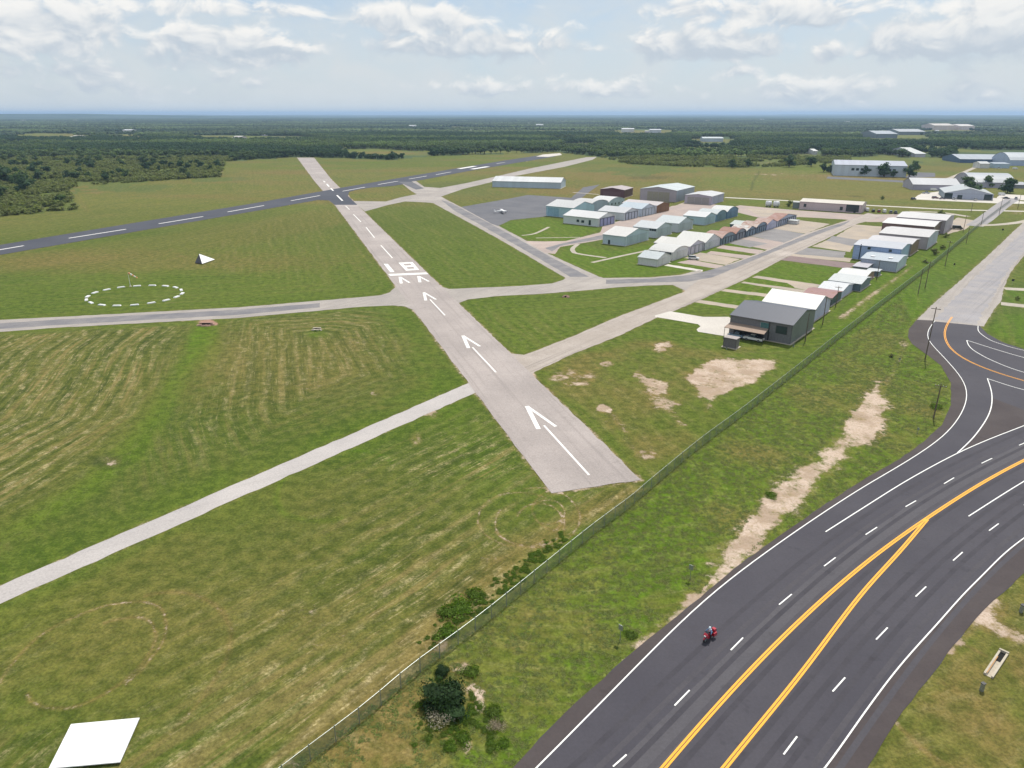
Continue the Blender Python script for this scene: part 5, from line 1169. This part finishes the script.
meter((793.4,346.8), 'small white topped box at the corner of the dark grey hangar', .9); meter((726.5,349.5), 'small white box left of the grey shed cube', .7)
# culvert headwalls
def culvert(px_, label, w, mat):
    b = P(*px_); root = empty('culvert', tuple(b), 0, label, 'culvert'); q = MB()
    for i in range(16):
        a = random.uniform(0, math.pi*2); q.box((math.cos(a)*w*random.uniform(.4, .6), math.sin(a)*w*.3, .16), (random.uniform(.5, 1.1), random.uniform(.4, .8), random.uniform(.25, .6)), a, top=.7)
    q.box((0, w*.1, .35), (w*.9, .5, .7)); q.build('rubble_wall', M[mat], root)
    h_ = MB(); h_.box((0, -.05+w*.1-.22, .28), (w*.55, .12, .5)); h_.build('opening', M['hole'], root)
culvert((206,325), 'pink rubble culvert mouth below the taxiway', 4.6, 'rock'); culvert((317,330), 'grey rimmed round drain mouth in the mown field', 2.6, 'concrete')
culvert((566,297.3), 'dark little drain hole in the grass right of the runway', 1.8, 'rock')

# white square ground panel at the bottom left
def panel():
    a, b_, c, d = [P(*p, .35) for p in ((71,724),(139.6,717.6),(120,740+22),(48.5,768.5))]
    root = empty('white_ground_panel', (0, 0, 0), 0, 'large white square panel raised on short feet in the mown grass', 'panel')
    cx = (a+b_+c+d)/4; root.location = (cx.x, cx.y, 0)
    s = MB(); T = [p-Vector((cx.x, cx.y, 0)) for p in (a, b_, c, d)]; lo = [p-Vector((0, 0, .1)) for p in T]
    s.poly(T[::-1]); s.poly(lo)
    for i in range(4): s.poly([T[i], T[(i+1) % 4], lo[(i+1) % 4], lo[i]])
    s.build('board', M['whitepanel'], root)
    for p in T+[(T[2]+T[3])/2, (T[0]+T[1])/2]:
        q = MB(); q.box((p.x*.96, p.y*.96, .12), (.14, .14, .26)); q.build('foot', M['blackpaint'], root)
panel()
# segmented circle, wind cone, landing tetrahedron
ring = [(438,320),(525,317),(600,320),(657,328),(690,343),(695,363),(664,382),(605,401),(521,416),(424,428),(323,432),(238,428),(176,415),(150,399),(158,380),(199,358),(267,341),(348,327)]
rp = [P(60+x/5.69, 230+y/5.69) for x, y in ring]; cc = sum(rp, Vector())/len(rp); rad = sum((p-cc).length for p in rp)/len(rp)
q = MB(); q.box((0, 0, .16), (rad*2*math.pi/18*.5, 1.0, .3), top=.85); sm = q.mesh('circle_marker', M['whitepanel'])
for k, p in enumerate(rp):
    o = bpy.data.objects.new('circle_marker', sm); col.objects.link(o); o.location = (p.x, p.y, 0); o.rotation_euler = (0, 0, math.atan2(p.y-cc.y, p.x-cc.x)+math.pi/2)
    tag(o, 'long white marker block of the segmented circle on the grass', 'marker', 'white blocks of the segmented circle')
def windcone():
    b = P(130.5, 286.5); root = empty('wind_cone', tuple(b), R(20), 'orange and white windsock on a pole at the segmented circle', 'windsock')
    s = MB(); s.tube((0, 0, 0), (0, 0, 5.2), .08, .06, 8); s.build('mast', M['whitepanel'], root)
    om = simple('orange_sock', (.75, .35, .18), .8)
    s = MB()
    for i in range(5): s.tube((.1+i*.55, 0, 5.1-i*.42), (.1+(i+1)*.55, 0, 5.1-(i+1)*.42), .34-.035*i, .34-.035*(i+1), 10, i % 2, cap=False)
    s.build('sock', [om, M['whitepanel']], root)
    s = MB(); s.tube((0, 0, 0), (0, 0, .25), .5, .4, 10); s.build('base', M['concrete'], root)
windcone()
def tetra():
    A = P(195,263.6); B_ = P(202.3,264.6); C_ = P(215,260.2); base = (A+B_+C_)/3
    root = empty('landing_tetrahedron', tuple(base), 0, 'white and black landing tetrahedron on the grass near the segmented circle', 'wind indicator')
    # apex above, found on the ray of its pixel
    mid = (A+B_)/2; h = 3.6; ap = Vector((P(199,253.8,h).x, P(199,253.8,h).y, h))
    for _ in range(1): pass
    D_ = P(204.5, 258.0)     # hidden rear corner
    a, b_, c, d, e = A-base, B_-base, C_-base, D_-base, ap-base
    for v in (a, b_, c, d): v.z = .35
    s = MB(); s.poly([b_, c, e]); s.poly([c, d, e]); s.build('white_face', M['whitepanel'], root)
    s = MB(); s.poly([a, b_, e]); s.poly([d, a, e]); s.poly([a, d, c, b_]); s.build('black_face', M['blackpaint'], root)
    s = MB(); s.tube((0, 0, 0), (0, 0, .5), .3, n=8); s.build('pivot', M['steel'], root)
tetra()

# ------------------------------------------------------------------ vehicles
def carpaint(c):
    k = ('car', c)
    if k not in matcache:
        m_, N, b = newmat('car_paint'); b.inputs['Base Color'].default_value = (*c, 1); b.inputs['Roughness'].default_value = .25; b.inputs['Coat Weight'].default_value = .6; matcache[k] = m_
    return matcache[k]
def car(kind, label, loc, heading, c, cat='car', group=None, parts=True, px_at=True):
    p = P(*loc) if px_at else Vector(loc); root = empty({'suv': 'parked_car', 'pickup': 'pickup_truck', 'sedan': 'parked_car', 'van': 'van'}[kind], (p.x, p.y, p.z), -R(heading), label, cat, group)
    # side profile along local y (front = +y), extruded across x
    if kind == 'pickup': low = [(-2.75,.45),(-2.75,1.05),(-.55,1.08),(1.3,1.1),(2.55,.98),(2.75,.75),(2.75,.42)]; cab = [(-.75,1.07),(-.6,1.78),(.75,1.8),(1.45,1.1)]; L = 5.5
    elif kind == 'suv': low = [(-2.3,.4),(-2.3,1.05),(1.0,1.08),(2.15,.95),(2.35,.7),(2.35,.38)]; cab = [(-2.25,1.04),(-2.05,1.72),(.45,1.74),(1.15,1.07)]; L = 4.7
    elif kind == 'van': low = [(-2.6,.4),(-2.6,2.1),(1.3,2.15),(2.1,1.2),(2.6,1.05),(2.6,.4)]; cab = [(1.0,1.25),(1.0,2.0),(1.38,2.0),(2.0,1.25)]; L = 5.2
    else: low = [(-2.3,.38),(-2.3,.9),(-1.2,.95),(1.1,.95),(2.2,.78),(2.35,.6),(2.35,.36)]; cab = [(-1.5,.93),(-.85,1.42),(.35,1.44),(1.2,.94)]; L = 4.7
    W_ = .92 if kind != 'pickup' else .98
    def prof_mesh(pf, w0, w1=None):
        b = MB(); n = len(pf); w1 = w1 or w0; zs = [z for _, z in pf]; z0, z1 = min(zs), max(zs)
        for sx in (-1, 1):
            for (y, z) in pf: t = (z-z0)/(z1-z0+1e-6); b.v.append((sx*(w0+(w1-w0)*t), y, z))
        b.f.append(tuple(range(n))); b.f.append(tuple(range(2*n-1, n-1, -1))); b.mi += [0, 0]
        for i in range(n): j = (i+1) % n; b.f.append((j, i, n+i, n+j)); b.mi.append(0)
        return b
    pm_ = carpaint(c); prof_mesh(low, W_, W_*.95).build('body', pm_, root)
    g = prof_mesh(cab, W_*.9, W_*.74).build('window_glass', M['glass'], root)
    rf = [(y*(.97), z) for y, z in cab[1:3]]; q = MB(); q.box((0, sum(y for y, _ in rf)/2, max(z for _, z in rf)+.03), (W_*1.5, abs(rf[0][0]-rf[1][0])*.98, .07)); q.build('roof', pm_, root)
    if kind == 'pickup': q = MB(); q.box((0, -1.75, 1.09), (W_*1.6, 1.75, .03)); q.build('truck_bed', M['black'], root)
    for sx in (-1, 1):
        for yy in (-L*.31, L*.31):
            w = MB(); w.tube((sx*(W_-.12), yy, .34), (sx*(W_+.04), yy, .34), .35, n=14); wo = w.build('wheel', M['black'], root)
            w = MB(); w.tube((sx*(W_+.03), yy, .34), (sx*(W_+.055), yy, .34), .19, n=10); w.build('rim', M['steel'], wo)
        q = MB(); q.box((sx*W_*.72, L*.49, .68), (.32, .12, .14)); q.build('headlight', M['whitepanel'], root)
        q = MB(); q.box((sx*W_*.78, -L*.49, .8), (.22, .08, .2)); q.build('taillight', simple('red_lamp', (.4, .02, .02)) if 'red_lamp' not in bpy.data.materials else bpy.data.materials['red_lamp'], root)
    return root
WH = (.72,.72,.72); BK = (.02,.02,.025); RD = (.35,.03,.03); SV = (.45,.47,.5); BL = (.25,.35,.5)
car('suv', 'white car with dark glass parked on the pad beside the white hangars', (693.5,259.5), 115, WH)
ang = math.degrees(math.atan2(gu.x, gu.y))
def under(xf, d): o = gh.location; return (o.x+gu.x*(-GW*(1-xf))-gv.x*d, o.y+gu.y*(-GW*(1-xf))-gv.y*d, 0)
car('pickup', 'white pickup truck under the right half of the brown awning', under(.46, 2.3), ang+180, WH, 'pickup truck', px_at=False)
car('sedan', 'pale blue car under the left half of the brown awning', under(.17, 2.2), ang+175, BL, px_at=False)
CG = 'cars parked at the end of the tan building'
for k, (x, y, knd, c, lab) in enumerate(((867,211.2,'van',WH,'white van closest to the end of the tan building'),(873,211.9,'suv',BK,'black car second from the end of the tan building'),(878.6,212.2,'suv',RD,'red car third from the end of the tan building'),(884,212.6,'van',WH,'white van between the red car and the dark cars'),(890.4,213.2,'suv',(.12,.13,.15),'dark grey car left of the last black one'),(895.3,213.8,'pickup',BK,'black pickup at the right end of the row by the tan building'))):
    car(knd, lab, (x, y), 20, c, 'car', CG)
YG = 'vehicles parked round the workshop yard'
for (x, y, knd, c, hd, lab) in ((957.2,229.3,'van',BK,120,'black van parked in the gravel yard near the fence'),(935,198.6,'suv',(.18,.08,.08),95,'dark red car on the concrete yard left of the workshop'),(942,199.2,'sedan',(.15,.12,.14),95,'brown car touching the workshop left corner'),(954.5,199.8,'suv',WH,10,'white car before the left half of the workshop'),(975,200.6,'suv',WH,20,'white car before the right half of the workshop'),
    (1006,198.8,'sedan',BK,95,'black car on the yard right of the workshop'),(1001.5,195.3,'van',WH,95,'white van right behind the workshop corner'),(1016,199.2,'suv',SV,40,'silver car at the right end of the yard'),(933.5,190.8,'van',WH,95,'white box van by the long grey warehouse'),(913.3,199.8,'suv',BK,60,'dark car at the left edge of the concrete yard'),(926,193.6,'pickup',SV,95,'silver pickup behind on the concrete yard'),(998.5,168.8,'pickup',WH,95,'white truck in the blue yard'),(1015,169.3,'van',WH,95,'white van in the blue yard near the right edge')):
    car(knd, lab, (x, y), hd, c, 'car', YG)
# white storage tanks
def tank(px_, label):
    b = P(*px_); root = empty('storage_tank', tuple(b), R(-5), label, 'tank', 'white storage tanks by the apron')
    root.scale = (.78, .78, .9); r = 2.0; s = MB(); s.tube((-2.1, 0, r+.5), (2.1, 0, r+.5), r, n=20); s.tube((-2.5, 0, r+.5), (-2.1, 0, r+.5), r*.75, r, n=20); s.tube((2.1, 0, r+.5), (2.5, 0, r+.5), r, r*.75, n=20)
    s.build('tank_body', M['whitepanel'], root, True)
    for x in (-1.4, 1.4): q = MB(); q.box((x, 0, .4), (.4, 3., .8)); q.build('saddle', M['blackpaint'], root)
    q = MB(); q.tube((0, 0, 2*r+.4), (0, 0, 2*r+.9), .3, n=8); q.build('manhole', M['steel'], root)
tank((768.3,206.8), 'white fuel tank left of its twin behind the wide pad'); tank((776,207.2), 'white fuel tank right of its twin behind the wide pad')
building('equipment_shed', 'grey box shed with flat pale roof in front of the dark grey hangar', (735.3,349.2), 723.2, 738.8, 9.5, rise=.01, wall=(.19,.18,.185), side=(.22,.21,.22), roof=(.50,.44,.42), doors=0, cat='shed', group=None, over=.15)

# light aircraft
def aircraft():
    b = P(501.5, 213.2); root = empty('light_aircraft', tuple(b), R(12), 'small white light aircraft parked on the blue grey apron', 'aircraft')
    fus = [(-4.6,.12,1.35),(-3.2,.28,1.3),(-1.4,.52,1.3),(0,.62,1.35),(1.5,.6,1.3),(2.6,.5,1.22),(3.3,.32,1.2),(3.5,.12,1.2)]
    s = MB(); n = 12
    for x, r_, z in fus:
        for k in range(n): a = 2*math.pi*k/n; s.v.append((x, r_*math.cos(a), z+r_*1.05*math.sin(a)))
    for i in range(len(fus)-1):
        for k in range(n): j = (k+1) % n; s.f.append((i*n+k, (i+1)*n+k, (i+1)*n+j, i*n+j)); s.mi.append(0)
    s.f.append(tuple(range(n))); s.mi.append(0); s.f.append(tuple((len(fus)-1)*n+k for k in reversed(range(n)))); s.mi.append(0)
    s.build('fuselage', M['whitepanel'], root, True)
    for sy in (-1, 1):
        q = MB(); q.box((.7, sy*2.95, 1.95), (1.55, 5.0, .16), top=.94); q.build('wing', M['whitepanel'], root)
        q = MB(); q.box((-4.2, sy*.95, 1.42), (.85, 1.7, .07)); q.build('tailplane', M['whitepanel'], root)
        q = MB(); q.tube((.4, sy*.5, 1.), (.4, sy*1.2, .28), .06, n=6); q.tube((.4, sy*1.14, .28), (.4, sy*1.3, .28), .27, n=10, mi=1); q.build('landing_gear', [M['whitepanel'], M['black']], root)
        q = MB(); q.tube((.7, sy*.55, .95), (.8, sy*2.6, 1.88), .05, n=5); q.build('strut', M['whitepanel'], root)
    q = MB(); q.poly([(-4.7,.05,1.4),(-3.6,.05,1.5),(-4.3,.05,2.7),(-4.85,.05,2.7)]); q.poly([(-4.7,-.05,1.4),(-4.85,-.05,2.7),(-4.3,-.05,2.7),(-3.6,-.05,1.5)]); q.poly([(-4.85,.05,2.7),(-4.3,.05,2.7),(-4.3,-.05,2.7),(-4.85,-.05,2.7)]); q.build('tail_fin', M['whitepanel'], root)
    q = MB(); q.box((1.2, 0, 1.75), (1.5, 1.08, .5), top=.8); q.build('windscreen', M['glass'], root)
    q = MB(); q.box((3.56, 0, 1.2), (.05, 1.9, .14), tilt=Matrix.Rotation(.5, 3, 'X')); q.build('propeller', M['black'], root)
    q = MB(); q.tube((2.7, 0, .8), (2.8, 0, .25), .05, n=6); q.tube((2.8, -.07, .25), (2.8, .07, .25), .25, n=10, mi=1); q.build('nose_wheel', [M['whitepanel'], M['black']], root)
aircraft()

# ------------------------------------------------------------------ motorcycle and rider (towards the lower left)
def skin(name, joints, edges, mat, parent, sub=2):
    me = bpy.data.meshes.new(name); me.from_pydata([j[0] for j in joints], edges, []); o = obj(name, me, parent, mat)
    md = o.modifiers.new('skin', 'SKIN'); md.use_smooth_shade = True
    for i, j in enumerate(joints):
        r_ = j[1]; sv = me.skin_vertices[0].data[i]; sv.radius = (r_, r_) if not isinstance(r_, tuple) else r_; sv.use_root = (i == 0)
    o.modifiers.new('sub', 'SUBSURF').levels = sub; o.modifiers['sub'].render_levels = sub
    return o
def motorcycle():
    a, b_ = P(714, 634), P(703, 642); d = (b_-a).normalized(); c = P(708.6, 639.5); hd = math.atan2(d.y, d.x)
    red = carpaint((.38, .010, .028)); rk = (c.x, c.y, Z*3+.012)
    root = empty('motorcycle', rk, hd, 'red touring motorcycle with black wheels riding in the left highway lane', 'motorcycle')
    for x, nm in ((.78, 'front'), (-.78, 'rear')):
        w = MB(); w.tube((x, -.08, .33), (x, .08, .33), .33, n=20); wo = w.build('wheel', M['black'], root)
        w = MB(); w.tube((x, -.09, .33), (x, .09, .33), .17, n=12); w.build('rim', M['steel'], wo)
    fr = MB(); fr.tube((.78, .1, .33), (.48, .13, .95), .035, n=6); fr.tube((.78, -.1, .33), (.48, -.13, .95), .035, n=6); fr.tube((.48, -.13, .9), (.48, .13, .9), .03, n=6); fr.build('fork', M['steel'], root)
    body = MB(); body.prism([(-.45,.42),(-.5,.72),(.0,.80),(.35,.98),(.62,.92),(.66,.60),(.35,.32),(-.2,.3)], -.17, .17); body.build('engine_fairing', red, root)
    b2 = MB(); b2.prism([(.52,.70),(.45,1.05),(.62,1.22),(.82,1.02),(.86,.78)], -.25, .25); b2.build('front_fairing', red, root)
    q = MB(); q.prism([(.50,1.18),(.40,1.42),(.46,1.42),(.62,1.20)], -.18, .18); q.build('windscreen', M['glass'], root)
    q = MB(); q.box((.89, 0, .9), (.06, .26, .14)); q.build('headlight', M['whitepanel'], root)
    q = MB(); q.prism([(.1,.82),(.05,1.0),(.42,1.02),(.46,.9)], -.16, .16); q.build('fuel_tank', red, root)
    q = MB(); q.box((-.28, 0, .80), (.75, .32, .12), top=.85); q.build('seat', M['black'], root)
    for sy in (-1, 1):
        q = MB(); q.box((-.72, sy*.33, .62), (.62, .24, .42), top=.85); q.build('pannier', red, root)
        q = MB(); q.tube((.45, sy*.1, 1.05), (.30, sy*.42, 1.08), .022, n=6); q.tube((.30, sy*.36, 1.08), (.26, sy*.46, 1.08), .03, n=6); q.build('handlebar', M['black'], root)
        q = MB(); q.tube((-.2, sy*.22, .28), (-1.02, sy*.26, .38), .055, n=8); q.build('exhaust', M['steel'], root)
    q = MB(); q.box((-.92, 0, 1.0), (.42, .5, .34), top=.85); q.build('top_case', red, root)
    q = MB(); q.prism([(.5,.62),(.75,.72),(1.05,.6),(1.12,.5),(.78,.66)], -.09, .09); q.build('front_mudguard', red, root)
    # rider
    pr = empty('person', rk, hd, 'rider in white and blue jacket and black trousers leaning over the motorcycle', 'person')
    J = [((-.30,0,.93),.17),((-.26,0,1.12),.155),((-.14,0,1.33),.175),((-.06,0,1.46),.12),((-.02,0,1.55),.065),
         ((-.08,.19,1.42),.075),((.10,.34,1.22),.055),((.27,.40,1.12),.040),
         ((-.08,-.19,1.42),.075),((.10,-.34,1.22),.055),((.27,-.40,1.12),.040),
         ((-.26,.13,.92),.11),((.12,.27,.84),.085),((-.02,.27,.44),.06),((-.06,.27,.34),.045),((.12,.27,.31),.045),
         ((-.26,-.13,.92),.11),((.12,-.27,.84),.085),((-.02,-.27,.44),.06),((-.06,-.27,.34),.045),((.12,-.27,.31),.045),
         ((.0,0,1.64),.09),((.01,0,1.72),.085)]
    E = [(0,1),(1,2),(2,3),(3,4),(3,5),(5,6),(6,7),(3,8),(8,9),(9,10),(0,11),(11,12),(12,13),(13,14),(14,15),(0,16),(16,17),(17,18),(18,19),(19,20),(4,21),(21,22)]
    jk, N, b = newmat('riding_clothes'); tc = N.new('ShaderNodeTexCoord').outputs['Object']; sp = N.new('ShaderNodeSeparateXYZ'); N.l.new(tc, sp.inputs[0])
    n = N.noise(tc, 6, 2)
    cc_ = N.mix(N.m('GREATER_THAN', sp.outputs[2], 1.0), (.012, .012, .015), N.mix(N.m('GREATER_THAN', N.m('ABSOLUTE', sp.outputs[1]), .17), (.62, .66, .74), (.10, .20, .38)))
    N.l.new(cc_, b.inputs['Base Color']); b.inputs['Roughness'].default_value = .7
    skin('body', J, E, jk, pr)
    # gloves: palm and five bent fingers closed on each grip
    for sy in (-1, 1):
        g = Vector((.28, sy*.40, 1.115))
        JJ = [(tuple(g), .028), (tuple(g+Vector((.045, 0, .0))), .03)]; EE = [(0, 1)]
        for k in range(4):
            y = (k-1.5)*.022; ln = (.9, 1, .95, .78)[k]; o0 = len(JJ)
            JJ += [(tuple(g+Vector((.06, y, .012))), .0105), (tuple(g+Vector((.06+.035*ln, y, .0))), .010), (tuple(g+Vector((.05+.035*ln, y, -.032*ln))), .0095), (tuple(g+Vector((.055, y, -.045*ln))), .0085)]
            EE += [(1, o0), (o0, o0+1), (o0+1, o0+2), (o0+2, o0+3)]
        o0 = len(JJ); JJ += [(tuple(g+Vector((.03, -sy*.035, -.01))), .011), (tuple(g+Vector((.06, -sy*.045, -.03))), .010)]; EE += [(0, o0), (o0, o0+1)]
        skin('glove', JJ, EE, M['black'], pr, 1)
    bm = bmesh.new(); bmesh.ops.create_uvsphere(bm, u_segments=20, v_segments=14, radius=1)
    for v in bm.verts:
        v.co = Vector((v.co.x*.165+(.02 if v.co.x > 0 else 0), v.co.y*.135, v.co.z*.155)); v.co += Vector((.02, 0, 1.74))
    me = bpy.data.meshes.new('helmet'); bm.to_mesh(me); bm.free(); me.polygons.foreach_set('use_smooth', [True]*len(me.polygons)); h_ = obj('helmet', me, pr, carpaint((.60, .72, .80)))
    q = MB(); 
    for k in range(8):
        a0 = -1.1+2.2*k/8; a1_ = -1.1+2.2*(k+1)/8
        q.poly([(.03+.168*math.cos(a0), .140*math.sin(a0), 1.70), (.03+.168*math.cos(a1_), .140*math.sin(a1_), 1.70), (.03+.150*math.cos(a1_), .125*math.sin(a1_), 1.79), (.03+.150*math.cos(a0), .125*math.sin(a0), 1.79)])
    q.build('visor', M['glass'], h_)
motorcycle()

# ------------------------------------------------------------------ haze: one closed box of even air round everything
def haze():
    b = MB(); S = 46000; z0, z1 = -1.5, 125
    b.box((0, 0, (z0+z1)/2), (2*S, 2*S, z1-z0))
    m_ = bpy.data.materials.new('haze'); m_.use_nodes = True; N = NT(m_.node_tree); N.n.clear()
    out = N.new('ShaderNodeOutputMaterial'); v = N.new('ShaderNodeVolumePrincipled'); v.inputs['Color'].default_value = (.50, .71, 1, 1); v.inputs['Density'].default_value = HAZE; v.inputs['Anisotropy'].default_value = .2
    N.l.new(v.outputs[0], out.inputs['Volume'])
    o = b.build('haze', m_); o['kind'] = 'stuff'; o['label'] = 'thin bluish haze over the far woods'
HAZE = 7e-5
haze()
